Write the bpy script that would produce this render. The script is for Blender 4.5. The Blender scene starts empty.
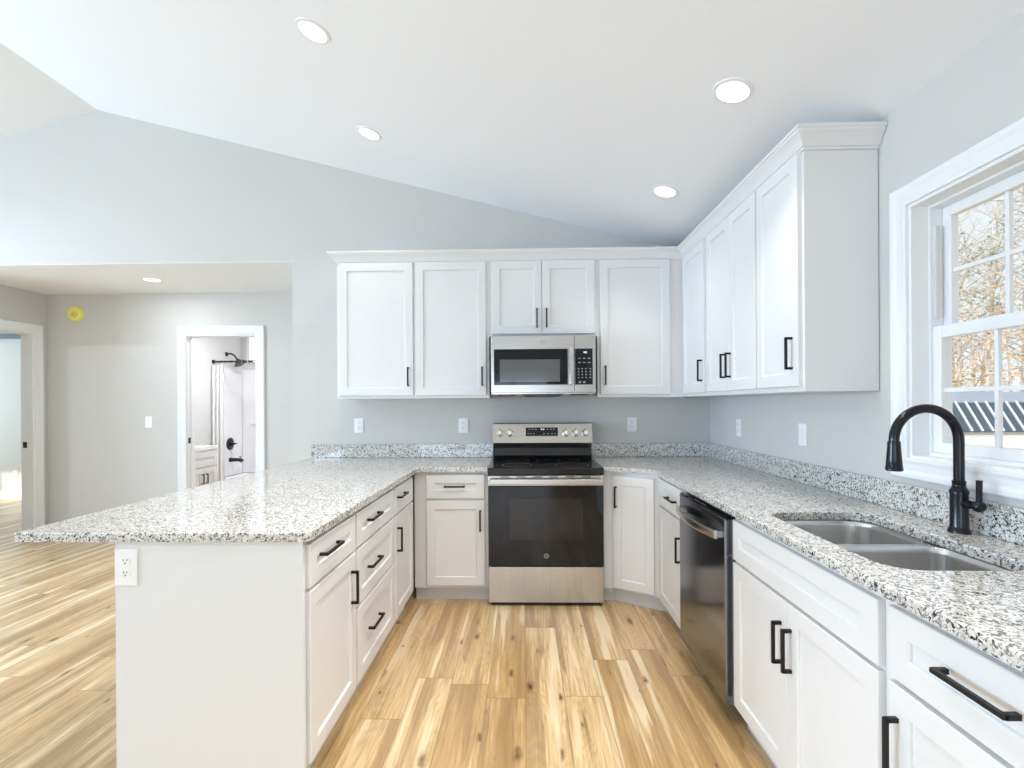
import bpy, bmesh, math, random
from mathutils import Vector, Matrix
random.seed(7)
SC = bpy.context.scene
COL = SC.collection

# ------------------------------------------------------------------ camera
FPX = 490.0
cam_d = bpy.data.cameras.new('camera')
cam = bpy.data.objects.new('camera', cam_d)
COL.objects.link(cam)
cam_d.sensor_fit = 'HORIZONTAL'
cam_d.sensor_width = 36.0
cam_d.lens = FPX / 1024.0 * 36.0
cam_d.shift_y = 20.0 / 1024.0
cam_d.clip_start = 0.02
cam_d.clip_end = 400
cam.matrix_world = (Matrix.Translation((0, 0, 1.345)) @ Matrix.Rotation(math.atan(12 / FPX), 4, 'Z')
                    @ Matrix.Rotation(math.pi / 2, 4, 'X') @ Matrix.Rotation(-0.0061, 4, 'Z'))
SC.camera = cam
SC.view_settings.view_transform = 'Standard'
SC.view_settings.look = 'None'
SC.view_settings.gamma = 1.0
SC.view_settings.use_curve_mapping = False
SC.view_settings.exposure = 0.14
SC.cycles.use_denoising = True
SC.cycles.max_bounces = 12
SC.cycles.diffuse_bounces = 6
SC.cycles.glossy_bounces = 5
SC.cycles.transparent_max_bounces = 12
SC.cycles.sample_clamp_indirect = 6.0
SC.cycles.caustics_reflective = False
SC.cycles.caustics_refractive = False

# ------------------------------------------------------------------ world, sun, daylight through the windows
W = bpy.data.worlds.new('sky')
SC.world = W
W.use_nodes = True
nt = W.node_tree
nt.nodes.clear()
sky = nt.nodes.new('ShaderNodeTexSky')
sky.sky_type = 'HOSEK_WILKIE'
sky.turbidity = 3.0
sky.ground_albedo = 0.4
sky.sun_direction = Vector((-0.35, -0.75, 0.55)).normalized()
mixw = nt.nodes.new('ShaderNodeMixRGB')
mixw.inputs[0].default_value = 0.55
mixw.inputs[2].default_value = (0.93, 0.97, 1.0, 1)
bg = nt.nodes.new('ShaderNodeBackground')
bg.inputs[1].default_value = 1.5
wo = nt.nodes.new('ShaderNodeOutputWorld')
nt.links.new(sky.outputs[0], mixw.inputs[1])
nt.links.new(mixw.outputs[0], bg.inputs[0])
nt.links.new(bg.outputs[0], wo.inputs[0])

def look_rot(d):
    return Vector(d).normalized().to_track_quat('-Z', 'Y').to_euler()

sd = bpy.data.lights.new('sun', 'SUN')
sd.energy = 3.1
sd.angle = 0.02
sd.color = (1.0, 0.95, 0.86)
so = bpy.data.objects.new('sun', sd)
COL.objects.link(so)
so.location = (0, -10, 12)
so.rotation_euler = look_rot((0.35, 0.75, -0.55))

def area(name, loc, d, sx, sy, power, color, parent=None):
    l = bpy.data.lights.new(name, 'AREA')
    l.shape = 'RECTANGLE'
    l.size = sx
    l.size_y = sy
    l.energy = power
    l.color = color
    o = bpy.data.objects.new(name, l)
    COL.objects.link(o)
    o.location = loc
    o.rotation_euler = look_rot(d)
    if parent:
        o.parent = parent
    return o

DAY = (0.60, 0.79, 1.0)
DAYL = (0.55, 0.76, 1.0)
# daylight lamps at the living-room windows, tilted up to brighten the ceiling
area('window_daylight', (-1.1, -4.62, 1.10), (0, 1, 0.75), 3.4, 2.0, 75, DAY)      # glass doors behind the camera
area('window_daylight', (-5.6, -4.62, 1.45), (0, 1, 0.75), 2.2, 1.3, 60, DAY)      # window of the living area
for yy in (-0.8, 0.6, 2.0):
    area('window_daylight', (-8.64, yy, 1.45), (1, 0, 0.55), 1.2, 1.3, 165, DAYL)      # side windows of the living area
area('window_daylight', (-8.9, 5.6, 1.5), (1, 0, 0), 1.4, 1.3, 46, (0.80, 0.93, 1.0))   # bedroom window
LAMP_COL = (1.0, 0.965, 0.91)

# ------------------------------------------------------------------ materials
def mat(name, color=(0.8, 0.8, 0.8), rough=0.5, metal=0.0, spec=0.5, **kw):
    m = bpy.data.materials.new(name)
    m.use_nodes = True
    b = m.node_tree.nodes['Principled BSDF']
    b.inputs['Base Color'].default_value = (*color, 1)
    b.inputs['Roughness'].default_value = rough
    b.inputs['Metallic'].default_value = metal
    b.inputs['Specular IOR Level'].default_value = spec
    for k, v in kw.items():
        b.inputs[k].default_value = v
    return m

class NT:
    def __init__(s, m):
        s.t = m.node_tree
        s.b = s.t.nodes.get('Principled BSDF')
    def n(s, typ, **kw):
        nd = s.t.nodes.new(typ)
        for k, v in kw.items():
            setattr(nd, k, v)
        return nd
    def link(s, a, b):
        s.t.links.new(a, b)
    def math(s, op, a, b=None, c=None):
        nd = s.n('ShaderNodeMath', operation=op)
        for i, v in enumerate((a, b, c)):
            if v is None:
                continue
            if isinstance(v, (int, float)):
                nd.inputs[i].default_value = v
            else:
                s.link(v, nd.inputs[i])
        return nd.outputs[0]
    def ramp(s, fac, stops, interp='LINEAR'):
        nd = s.n('ShaderNodeValToRGB')
        cr = nd.color_ramp
        cr.interpolation = interp
        while len(cr.elements) < len(stops):
            cr.elements.new(0.5)
        for e, (p, c) in zip(cr.elements, stops):
            e.position = p
            e.color = (*c, 1) if len(c) == 3 else c
        s.link(fac, nd.inputs[0])
        return nd.outputs[0]
    def mix(s, fac, a, b, blend='MIX'):
        nd = s.n('ShaderNodeMixRGB', blend_type=blend)
        for i, v in enumerate((fac, a, b)):
            if isinstance(v, (int, float)):
                nd.inputs[i].default_value = v
            elif isinstance(v, tuple):
                nd.inputs[i].default_value = (*v, 1)
            else:
                s.link(v, nd.inputs[i])
        return nd.outputs[0]
    def comb(s, x, y, z=0.0):
        nd = s.n('ShaderNodeCombineXYZ')
        for i, v in enumerate((x, y, z)):
            if isinstance(v, (int, float)):
                nd.inputs[i].default_value = v
            else:
                s.link(v, nd.inputs[i])
        return nd.outputs[0]

M = {}
M['wall'] = mat('wall_paint', (0.61, 0.597, 0.577), 0.85, spec=0.2)
M['ceiling'] = mat('ceiling_paint', (0.865, 0.885, 0.91), 0.9, spec=0.15)
M['trim'] = mat('trim_paint', (0.81, 0.815, 0.82), 0.4, spec=0.4)
M['cab'] = mat('cabinet_paint', (0.75, 0.748, 0.75), 0.38, spec=0.45)
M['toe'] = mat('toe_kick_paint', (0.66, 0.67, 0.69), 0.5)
M['black'] = mat('black_metal', (0.010, 0.009, 0.009), 0.42, 0.0, 0.3)
M['bronze'] = mat('dark_bronze', (0.03, 0.024, 0.022), 0.33, 0.5)
M['faucet'] = mat('black_faucet_finish', (0.014, 0.014, 0.018), 0.17, 0.5)
M['plastic'] = mat('white_plastic', (0.86, 0.86, 0.87), 0.35)
M['slot'] = mat('dark_slot', (0.02, 0.02, 0.02), 0.6)
M['glassblack'] = mat('black_glass', (0.009, 0.009, 0.011), 0.04, spec=0.4)
M['cooktop'] = mat('cooktop_glass', (0.01, 0.01, 0.011), 0.09, spec=0.5)
M['ovenwin'] = mat('oven_window_glass', (0.022, 0.02, 0.021), 0.04, spec=0.4)
M['mwwin'] = mat('microwave_window_glass', (0.10, 0.105, 0.11), 0.06, spec=0.9)
M['ring'] = mat('burner_ring', (0.025, 0.025, 0.027), 0.3)
M['tub'] = mat('white_acrylic', (0.86, 0.86, 0.875), 0.2)
M['curtain'] = mat('curtain_fabric', (0.85, 0.85, 0.86), 0.8)
M['yellow'] = mat('yellow_plastic', (0.86, 0.82, 0.20), 0.35)
M['yellow2'] = mat('orange_plastic', (0.86, 0.60, 0.16), 0.4)
M['blackplastic'] = mat('black_plastic', (0.02, 0.02, 0.022), 0.35)
M['chrome'] = mat('polished_metal', (0.75, 0.74, 0.72), 0.12, 1.0)
M['vinyl'] = mat('window_vinyl', (0.81, 0.82, 0.83), 0.35)
M['graytrack'] = mat('gray_track', (0.66, 0.66, 0.65), 0.5)
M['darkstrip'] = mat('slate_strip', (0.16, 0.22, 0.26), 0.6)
M['bedwall'] = mat('bedroom_wall_paint', (0.68, 0.70, 0.70), 0.85, spec=0.2)
M['bathwall'] = mat('bath_wall_paint', (0.68, 0.68, 0.68), 0.85, spec=0.2)
M['legend'] = mat('gray_legend_print', (0.35, 0.35, 0.36), 0.5)

def emit(name, color, strength):
    m = bpy.data.materials.new(name)
    m.use_nodes = True
    t = m.node_tree
    t.nodes.clear()
    e = t.nodes.new('ShaderNodeEmission')
    e.inputs[0].default_value = (*color, 1)
    e.inputs[1].default_value = strength
    o = t.nodes.new('ShaderNodeOutputMaterial')
    t.links.new(e.outputs[0], o.inputs[0])
    return m
M['lens'] = emit('lamp_lens', (1, 0.985, 0.96), 3.0)
M['display'] = emit('lit_display', (0.80, 0.88, 1.0), 0.9)

# brushed stainless steel, streaks run along the chosen axis
def stainless(name, col, rough, axis):
    m = mat(name, col, rough, 1.0)
    g = NT(m)
    tc = g.n('ShaderNodeTexCoord')
    mp = g.n('ShaderNodeMapping')
    mp.inputs['Scale'].default_value = {'x': (3, 220, 220), 'z': (220, 220, 3)}[axis]
    g.link(tc.outputs['Object'], mp.inputs[0])
    nz = g.n('ShaderNodeTexNoise')
    nz.inputs['Scale'].default_value = 1.0
    nz.inputs['Detail'].default_value = 3.0
    g.link(mp.outputs[0], nz.inputs[0])
    r = g.math('MULTIPLY_ADD', nz.outputs[0], 0.08, rough - 0.04)
    g.link(r, g.b.inputs['Roughness'])
    cr = g.ramp(nz.outputs[0], [(0.3, tuple(c * 0.92 for c in col)), (0.7, tuple(min(1, c * 1.06) for c in col))])
    g.link(cr, g.b.inputs['Base Color'])
    return m
M['steel'] = stainless('brushed_steel', (0.53, 0.505, 0.475), 0.25, 'x')
M['steelv'] = stainless('brushed_steel_upright', (0.56, 0.535, 0.505), 0.30, 'z')
M['sinksteel'] = mat('sink_steel', (0.62, 0.61, 0.60), 0.24, 1.0)
M['dwsteel'] = stainless('dark_steel', (0.265, 0.275, 0.315), 0.15, 'x')

def granite():
    m = mat('speckled_granite', rough=0.05, spec=1.0)
    g = NT(m)
    tc = g.n('ShaderNodeTexCoord')
    nz = g.n('ShaderNodeTexNoise')
    nz.inputs['Scale'].default_value = 60
    nz.inputs['Detail'].default_value = 3
    g.link(tc.outputs['Object'], nz.inputs[0])
    warp = g.mix(0.018, tc.outputs['Object'], nz.outputs['Color'], 'ADD')
    v1 = g.n('ShaderNodeTexVoronoi')
    v1.inputs['Scale'].default_value = 132
    g.link(warp, v1.inputs[0])
    v2 = g.n('ShaderNodeTexVoronoi')
    v2.inputs['Scale'].default_value = 260
    g.link(warp, v2.inputs[0])
    s1 = g.n('ShaderNodeSeparateColor')
    g.link(v1.outputs['Color'], s1.inputs[0])
    s2 = g.n('ShaderNodeSeparateColor')
    g.link(v2.outputs['Color'], s2.inputs[0])
    big = g.ramp(s1.outputs[0], [(0.0, (0.025, 0.024, 0.025)), (0.12, (0.125, 0.12, 0.12)), (0.22, (0.27, 0.26, 0.25)),
                                 (0.40, (0.50, 0.475, 0.42)), (0.48, (0.66, 0.64, 0.605)), (0.72, (0.53, 0.52, 0.51)), (0.84, (0.70, 0.685, 0.655))], 'CONSTANT')
    small = g.ramp(s2.outputs[1], [(0.0, (0.025, 0.024, 0.025)), (0.075, (0.21, 0.205, 0.20)), (0.22, (0.50, 0.475, 0.43)),
                                   (0.32, (0.68, 0.66, 0.62)), (0.75, (0.75, 0.735, 0.70))], 'CONSTANT')
    k = g.math('GREATER_THAN', s2.outputs[2], 0.55)
    c = g.mix(k, big, small)
    g.link(c, g.b.inputs['Base Color'])
    return m
M['granite'] = granite()

def planks():
    m = mat('oak_plank_floor', rough=0.32, spec=0.5, **{'Coat Weight': 0.6, 'Coat Roughness': 0.25})
    g = NT(m)
    tc = g.n('ShaderNodeTexCoord')
    sp = g.n('ShaderNodeSeparateXYZ')
    g.link(tc.outputs['Object'], sp.inputs[0])
    PW, PL = 0.178, 1.22
    x = g.math('DIVIDE', sp.outputs[0], PW)
    ix = g.math('FLOOR', x)
    fx = g.math('SUBTRACT', x, ix)
    w1 = g.n('ShaderNodeTexWhiteNoise', noise_dimensions='1D')
    g.link(ix, w1.inputs['W'])
    y = g.math('ADD', g.math('DIVIDE', sp.outputs[1], PL), w1.outputs['Value'])
    iy = g.math('FLOOR', y)
    fy = g.math('SUBTRACT', y, iy)
    w2 = g.n('ShaderNodeTexWhiteNoise', noise_dimensions='2D')
    g.link(g.comb(ix, iy), w2.inputs['Vector'])
    r = w2.outputs['Value']
    sr = g.n('ShaderNodeSeparateColor')
    g.link(w2.outputs['Color'], sr.inputs[0])
    ox = g.math('MULTIPLY', sr.outputs[0], 31.0)
    oy = g.math('MULTIPLY', sr.outputs[1], 17.0)
    # knots
    kx = g.math('ADD', g.math('MULTIPLY', sp.outputs[0], 4.6), ox)
    ky = g.math('ADD', g.math('MULTIPLY', sp.outputs[1], 1.75), oy)
    kv = g.n('ShaderNodeTexVoronoi', voronoi_dimensions='2D')
    kv.inputs['Scale'].default_value = 1.0
    g.link(g.comb(kx, ky), kv.inputs[0])
    knot_ring = g.ramp(kv.outputs['Distance'], [(0.0, (1, 1, 1)), (0.42, (0, 0, 0))], 'EASE')
    ks = g.n('ShaderNodeSeparateColor')
    g.link(kv.outputs['Color'], ks.inputs[0])
    ksz = g.math('MULTIPLY_ADD', ks.outputs[0], 0.105, 0.0)
    kn = g.n('ShaderNodeTexNoise')
    kn.inputs['Scale'].default_value = 30
    g.link(tc.outputs['Object'], kn.inputs[0])
    kd = g.math('ADD', kv.outputs['Distance'], g.math('MULTIPLY_ADD', kn.outputs[0], 0.10, -0.05))
    knot = g.math('SUBTRACT', 1.0, g.math('SMOOTH_MIN', g.math('DIVIDE', kd, g.math('ADD', ksz, 0.004)), 1.0, 0.3))
    knot = g.math('MAXIMUM', knot, 0.0)
    # cathedral grain: bent rings around the knots
    bend = g.math('MULTIPLY', knot_ring, 0.9)
    n1 = g.n('ShaderNodeTexNoise')
    n1.inputs['Scale'].default_value = 1.0
    n1.inputs['Detail'].default_value = 2
    g.link(g.comb(g.math('MULTIPLY_ADD', sp.outputs[0], 7.0, ox), g.math('MULTIPLY_ADD', sp.outputs[1], 0.9, oy)), n1.inputs[0])
    ph = g.math('ADD', g.math('MULTIPLY', n1.outputs[0], 9.0), bend)
    rings = g.math('FRACT', g.math('MULTIPLY', ph, 2.2))
    rings = g.math('ABSOLUTE', g.math('MULTIPLY_ADD', rings, 2.0, -1.0))
    # fine fibre
    n2 = g.n('ShaderNodeTexNoise')
    n2.inputs['Scale'].default_value = 1.0
    n2.inputs['Detail'].default_value = 5
    n2.inputs['Roughness'].default_value = 0.65
    g.link(g.comb(g.math('MULTIPLY_ADD', sp.outputs[0], 95.0, ox), g.math('MULTIPLY_ADD', sp.outputs[1], 3.0, oy)), n2.inputs[0])
    # broad heartwood bands
    n3 = g.n('ShaderNodeTexNoise')
    n3.inputs['Scale'].default_value = 1.0
    n3.inputs['Detail'].default_value = 3
    g.link(g.comb(g.math('MULTIPLY_ADD', sp.outputs[0], 13.0, oy), g.math('MULTIPLY_ADD', sp.outputs[1], 0.75, ox)), n3.inputs[0])
    base = g.ramp(r, [(0.0, (0.70, 0.50, 0.255)), (0.3, (0.57, 0.375, 0.175)), (0.55, (0.76, 0.56, 0.31)), (0.8, (0.64, 0.435, 0.21)), (1.0, (0.50, 0.315, 0.135))])
    c = g.mix(g.math('MULTIPLY', rings, 0.30), base, (0.40, 0.23, 0.085), 'MIX')
    fib = g.ramp(n2.outputs[0], [(0.33, (0.74, 0.70, 0.64)), (0.62, (1.08, 1.08, 1.08))])
    c = g.mix(1.0, c, fib, 'MULTIPLY')
    heart = g.ramp(n3.outputs[0], [(0.52, (0, 0, 0)), (0.60, (0.75, 0.75, 0.75)), (0.70, (1, 1, 1))])
    c = g.mix(g.math('MULTIPLY', heart, 0.70), c, (0.30, 0.175, 0.075))
    pale = g.ramp(n3.outputs[0], [(0.36, (1, 1, 1)), (0.43, (0, 0, 0))])
    c = g.mix(g.math('MULTIPLY', pale, 0.72), c, (0.90, 0.74, 0.50))
    crack = g.ramp(n3.outputs[0], [(0.565, (0, 0, 0)), (0.578, (1, 1, 1)), (0.591, (0, 0, 0))])
    n4 = g.n('ShaderNodeTexNoise')
    n4.inputs['Scale'].default_value = 1.0
    n4.inputs['Detail'].default_value = 2
    g.link(g.comb(g.math('MULTIPLY_ADD', sp.outputs[0], 9.0, ox), g.math('MULTIPLY_ADD', sp.outputs[1], 2.2, ox)), n4.inputs[0])
    cmask = g.ramp(n4.outputs[0], [(0.52, (0, 0, 0)), (0.62, (1, 1, 1))])
    c = g.mix(g.math('MULTIPLY', g.math('MULTIPLY', crack, cmask), 0.75), c, (0.15, 0.08, 0.035))
    c = g.mix(g.math('MULTIPLY', knot_ring, 0.18), c, (0.34, 0.19, 0.07))
    c = g.mix(g.math('MULTIPLY', knot, 0.95), c, (0.075, 0.035, 0.014))
    ex = g.math('MINIMUM', fx, g.math('SUBTRACT', 1.0, fx))
    ey = g.math('MINIMUM', fy, g.math('SUBTRACT', 1.0, fy))
    seam = g.math('MINIMUM', g.math('MULTIPLY', ex, PW), g.math('MULTIPLY', ey, PL))
    sm = g.ramp(seam, [(0.0, (1, 1, 1)), (0.0018, (0, 0, 0))])
    c = g.mix(g.math('MULTIPLY', sm, 0.55), c, (0.16, 0.09, 0.04))
    g.link(c, g.b.inputs['Base Color'])
    bp = g.n('ShaderNodeBump')
    bp.inputs['Strength'].default_value = 0.12
    bp.inputs['Distance'].default_value = 0.002
    g.link(n2.outputs[0], bp.inputs['Height'])
    g.link(bp.outputs[0], g.b.inputs['Normal'])
    return m
M['floor'] = planks()

def pane_mat():
    m = bpy.data.materials.new('clear_window_glass')
    m.use_nodes = True
    t = m.node_tree
    t.nodes.clear()
    tr = t.nodes.new('ShaderNodeBsdfTransparent')
    gl = t.nodes.new('ShaderNodeBsdfGlossy')
    gl.inputs['Roughness'].default_value = 0.02
    lw = t.nodes.new('ShaderNodeLayerWeight')
    lw.inputs['Blend'].default_value = 0.5
    pw = t.nodes.new('ShaderNodeMath')
    pw.operation = 'POWER'
    pw.inputs[1].default_value = 5.0
    fr = t.nodes.new('ShaderNodeMath')
    fr.operation = 'MULTIPLY_ADD'
    fr.inputs[1].default_value = 0.92
    fr.inputs[2].default_value = 0.06
    t.links.new(lw.outputs['Facing'], pw.inputs[0])
    t.links.new(pw.outputs[0], fr.inputs[0])
    mx = t.nodes.new('ShaderNodeMixShader')
    o = t.nodes.new('ShaderNodeOutputMaterial')
    t.links.new(fr.outputs[0], mx.inputs[0])
    t.links.new(tr.outputs[0], mx.inputs[1])
    t.links.new(gl.outputs[0], mx.inputs[2])
    t.links.new(mx.outputs[0], o.inputs[0])
    return m
M['pane'] = pane_mat()

def noisy(name, c1, c2, scale, rough=0.9, stretch=(1, 1, 1)):
    m = mat(name, c1, rough, spec=0.2)
    g = NT(m)
    tc = g.n('ShaderNodeTexCoord')
    mp = g.n('ShaderNodeMapping')
    mp.inputs['Scale'].default_value = stretch
    g.link(tc.outputs['Object'], mp.inputs[0])
    nz = g.n('ShaderNodeTexNoise')
    nz.inputs['Scale'].default_value = scale
    nz.inputs['Detail'].default_value = 4
    g.link(mp.outputs[0], nz.inputs[0])
    g.link(g.ramp(nz.outputs[0], [(0.35, c1), (0.65, c2)]), g.b.inputs['Base Color'])
    return m
M['bark'] = noisy('gray_bark', (0.40, 0.385, 0.37), (0.74, 0.72, 0.70), 6, stretch=(1, 1, 0.3))
M['bark2'] = noisy('tan_bark', (0.50, 0.455, 0.40), (0.80, 0.76, 0.71), 6, stretch=(1, 1, 0.3))
M['brownleaf'] = noisy('dry_leaves', (0.52, 0.30, 0.12), (0.78, 0.54, 0.28), 3)
M['greenleaf'] = noisy('pine_needles', (0.16, 0.24, 0.10), (0.36, 0.42, 0.20), 3)
M['ground'] = noisy('dry_ground', (0.55, 0.48, 0.36), (0.72, 0.64, 0.50), 0.6)
M['shedroof'] = mat('slate_metal_roof', (0.045, 0.08, 0.115), 0.5)
M['shedroof2'] = mat('pale_metal_roof', (0.30, 0.37, 0.47), 0.5)
M['shedrib'] = mat('white_roof_rib', (0.86, 0.88, 0.90), 0.5)
M['siding'] = mat('white_siding', (0.72, 0.74, 0.75), 0.6)

# ------------------------------------------------------------------ mesh helpers
def BM():
    return bmesh.new()

def box(bm, x0, x1, y0, y1, z0, z1, bev=0.0):
    t = bmesh.new() if bev else bm
    vs = [t.verts.new((x, y, z)) for z in (z0, z1) for y in (y0, y1) for x in (x0, x1)]
    for f in ((0, 2, 3, 1), (4, 5, 7, 6), (0, 1, 5, 4), (2, 6, 7, 3), (0, 4, 6, 2), (1, 3, 7, 5)):
        t.faces.new([vs[i] for i in f])
    if bev:
        bmesh.ops.bevel(t, geom=list(t.edges), offset=bev, segments=2, profile=0.5, affect='EDGES')
        merge(bm, t)
    return bm

def merge(bm, t):
    me = bpy.data.meshes.new('tmp')
    t.to_mesh(me)
    t.free()
    bm.from_mesh(me)
    bpy.data.meshes.remove(me)

def prism(bm, pts, z0, z1):
    n = len(pts)
    a = [bm.verts.new((p[0], p[1], z0)) for p in pts]
    b = [bm.verts.new((p[0], p[1], z1)) for p in pts]
    bm.faces.new(a[::-1])
    bm.faces.new(b)
    for i in range(n):
        j = (i + 1) % n
        bm.faces.new((a[i], a[j], b[j], b[i]))
    return bm

def loft(bm, loops, closed=True, cap0=False, cap1=False):
    vl = [[bm.verts.new(p) for p in L] for L in loops]
    n = len(vl[0])
    for A, B in zip(vl, vl[1:]):
        for i in range(n if closed else n - 1):
            j = (i + 1) % n
            bm.faces.new((A[i], A[j], B[j], B[i]))
    if cap0:
        bm.faces.new(vl[0][::-1])
    if cap1:
        bm.faces.new(vl[-1])
    return bm

def lathe(bm, prof, center=(0, 0, 0), axis=(0, 0, 1), seg=28, cap=True):
    ax = Vector(axis).normalized()
    q = Vector((0, 0, 1)).rotation_difference(ax)
    c = Vector(center)
    loops = []
    for r, z in prof:
        loops.append([c + q @ Vector((r * math.cos(2 * math.pi * i / seg), r * math.sin(2 * math.pi * i / seg), z)) for i in range(seg)])
    return loft(bm, loops, True, cap, cap)

def tube(bm, pts, rad, seg=14, cap=True):
    pts = [Vector(p) for p in pts]
    n = len(pts)
    rads = rad if isinstance(rad, (list, tuple)) else [rad] * n
    loops = []
    nrm = None
    for i, p in enumerate(pts):
        t = (pts[min(i + 1, n - 1)] - pts[max(i - 1, 0)]).normalized()
        if nrm is None:
            up = Vector((0, 0, 1)) if abs(t.z) < 0.9 else Vector((0, 1, 0))
            nrm = (up - t * up.dot(t)).normalized()
        else:
            nrm = (nrm - t * nrm.dot(t)).normalized()
        b = t.cross(nrm)
        loops.append([p + (nrm * math.cos(2 * math.pi * k / seg) + b * math.sin(2 * math.pi * k / seg)) * rads[i] for k in range(seg)])
    return loft(bm, loops, True, cap, cap)

def smooth_bm(bm, ang=35):
    bm.normal_update()
    lim = math.radians(ang)
    for f in bm.faces:
        f.smooth = True
    for e in bm.edges:
        if len(e.link_faces) == 2:
            e.smooth = e.calc_face_angle(0) < lim
        else:
            e.smooth = False

def obj(name, bm, m, parent=None, smooth=False, loc=None, rotz=None, recalc=True):
    if recalc:
        bmesh.ops.recalc_face_normals(bm, faces=list(bm.faces))
    if smooth:
        smooth_bm(bm)
    me = bpy.data.meshes.new(name)
    bm.to_mesh(me)
    bm.free()
    o = bpy.data.objects.new(name, me)
    COL.objects.link(o)
    if m is not None:
        me.materials.append(M[m] if isinstance(m, str) else m)
    if parent:
        o.parent = parent
    if loc:
        o.location = loc
    if rotz is not None:
        o.rotation_euler = (0, 0, rotz)
    return o

def thing(name, label, cat, loc=(0, 0, 0), rotz=0.0, group=None):
    o = bpy.data.objects.new(name, None)
    o.empty_display_size = 0.1
    COL.objects.link(o)
    o.location = loc
    o.rotation_euler = (0, 0, rotz)
    return tag(o, label, cat, group)

def tag(o, label, cat, group=None):
    o['label'] = label
    o['category'] = cat
    if group:
        o['group'] = group
    return o

def struct(name, bm, m, parent=None, **kw):
    o = obj(name, bm, m, parent, **kw)
    if parent is None:
        o['kind'] = 'structure'
    return o

def sempty(name, loc=(0, 0, 0)):
    o = bpy.data.objects.new(name, None)
    COL.objects.link(o)
    o.location = loc
    o['kind'] = 'structure'
    return o

# ------------------------------------------------------------------ the room
XR, YB = 1.485, 3.95          # right wall and back wall faces
XL, YR = -8.465, -4.5         # living room side wall and rear wall
RX = -3.49                    # ridge
SL = 0.2568
def cz(x):
    return 2.508 + SL * (XR - x) if x >= RX else 2.508 + SL * (x - XL)
ZR = cz(RX)
YH = 5.0                      # hall end wall
XH = -4.98                    # hall side wall
ZH = 2.52                     # hall ceiling
T = 0.12

fl = BM()
box(fl, -9.2, XR + 0.16, YR - 0.2, 7.2, -0.15, 0.0)
struct('floor', fl, 'floor')

c = BM()
prism_pts = [(XR + 0.16, cz(XR) - SL * 0.16), (RX, ZR), (RX, ZR + 0.15), (XR + 0.16, cz(XR) - SL * 0.16 + 0.15)]
loft(c, [[(x, YR - 0.2, z) for x, z in prism_pts], [(x, YB + T, z) for x, z in prism_pts]], True, True, True)
struct('ceiling', c, 'ceiling')
c = BM()
prism_pts = [(RX, ZR), (XL - 0.16, cz(XL) - SL * 0.16), (XL - 0.16, cz(XL) - SL * 0.16 + 0.15), (RX, ZR + 0.15)]
loft(c, [[(x, YR - 0.2, z) for x, z in prism_pts], [(x, YB + T, z) for x, z in prism_pts]], True, True, True)
struct('ceiling_living', c, 'ceiling')
c = BM()
box(c, XH, -1.884, YB + 0.0005, YH, ZH - 0.004, ZH + 0.1)
struct('ceiling_hall', c, 'ceiling')

# back wall: kitchen piece, header over the hall opening, living piece (one plane)
XO = -1.884
w = BM()
def gable(bm, x0, x1, zb, y0, y1):
    xs = [x0] + ([RX] if x0 < RX < x1 else []) + [x1]
    low = [(x, zb) for x in xs]
    up = [(x, cz(x)) for x in xs[::-1]]
    pts = low + up
    loft(bm, [[(x, y0, z) for x, z in pts], [(x, y1, z) for x, z in pts]], True, True, True)
# one continuous outline with the hall opening left out
outline = [(XR, 0), (XR, cz(XR)), (RX, ZR), (XL, cz(XL)), (XL, 0), (XH, 0), (XH, ZH), (XO, ZH), (XO, 0)]
loft(w, [[(x, YB, z) for x, z in outline], [(x, YB + T, z) for x, z in outline]], True, False, False)
for yy in (YB, YB + T):
    for q in ([(XR, 0), (XR, cz(XR)), (XO, cz(XO)), (XO, ZH), (XO, 0)],
              [(XO, ZH), (XO, cz(XO)), (RX, ZR), (XH, cz(XH)), (XH, ZH)],
              [(XH, 0), (XH, ZH), (XH, cz(XH)), (XL, cz(XL)), (XL, 0)]):
        w.faces.new([w.verts.new((x, yy, z)) for x, z in q])
bmesh.ops.remove_doubles(w, verts=list(w.verts), dist=1e-5)
struct('wall_back', w, 'wall')

# right wall with the kitchen window opening
WY0, WY1, WZ0, WZ1 = 1.195, 1.922, 1.128, 2.10
def wall_x(x0, x1, ya, yb, za, zb, holes):
    """wall slab between x0..x1 spanning y and z, with rectangular holes (y0,y1,z0,z1)"""
    bm = BM()
    ys = sorted({ya, yb, *[h[0] for h in holes], *[h[1] for h in holes]})
    for y0, y1 in zip(ys, ys[1:]):
        hs = sorted([h for h in holes if h[0] <= y0 and h[1] >= y1], key=lambda h: h[2])
        z = za
        for h in hs:
            if h[2] > z + 1e-6:
                box(bm, x0, x1, y0, y1, z, h[2])
            z = h[3]
        if z < zb - 1e-6:
            box(bm, x0, x1, y0, y1, z, zb)
    return bm
def wall_y(y0, y1, xa, xb, za, zb, holes):
    bm = wall_x(y0, y1, xa, xb, za, zb, holes)
    for v in bm.verts:
        v.co.x, v.co.y = v.co.y, v.co.x
    return bm
struct('wall_right', wall_x(XR, XR + 0.145, YR, YB + T, 0, cz(XR) - 0.0, [(WY0, WY1, WZ0, WZ1)]), 'wall')
LW = [(-1.4, -0.2, 0.8, 2.1), (0.0, 1.2, 0.8, 2.1), (1.4, 2.6, 0.8, 2.1)]
struct('wall_left', wall_x(XL - 0.12, XL, YR, YB + T, 0, cz(XL), LW), 'wall')
RW = [(-2.8, 0.6, 0.02, 2.12), (-6.6, -4.6, 0.85, 2.1)]
w = wall_y(YR - 0.12, YR, XL, XR, 0, 2.5, RW)
gable(w, XL, XR, 2.5, YR - 0.12, YR)
struct('wall_rear', w, 'wall')

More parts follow.
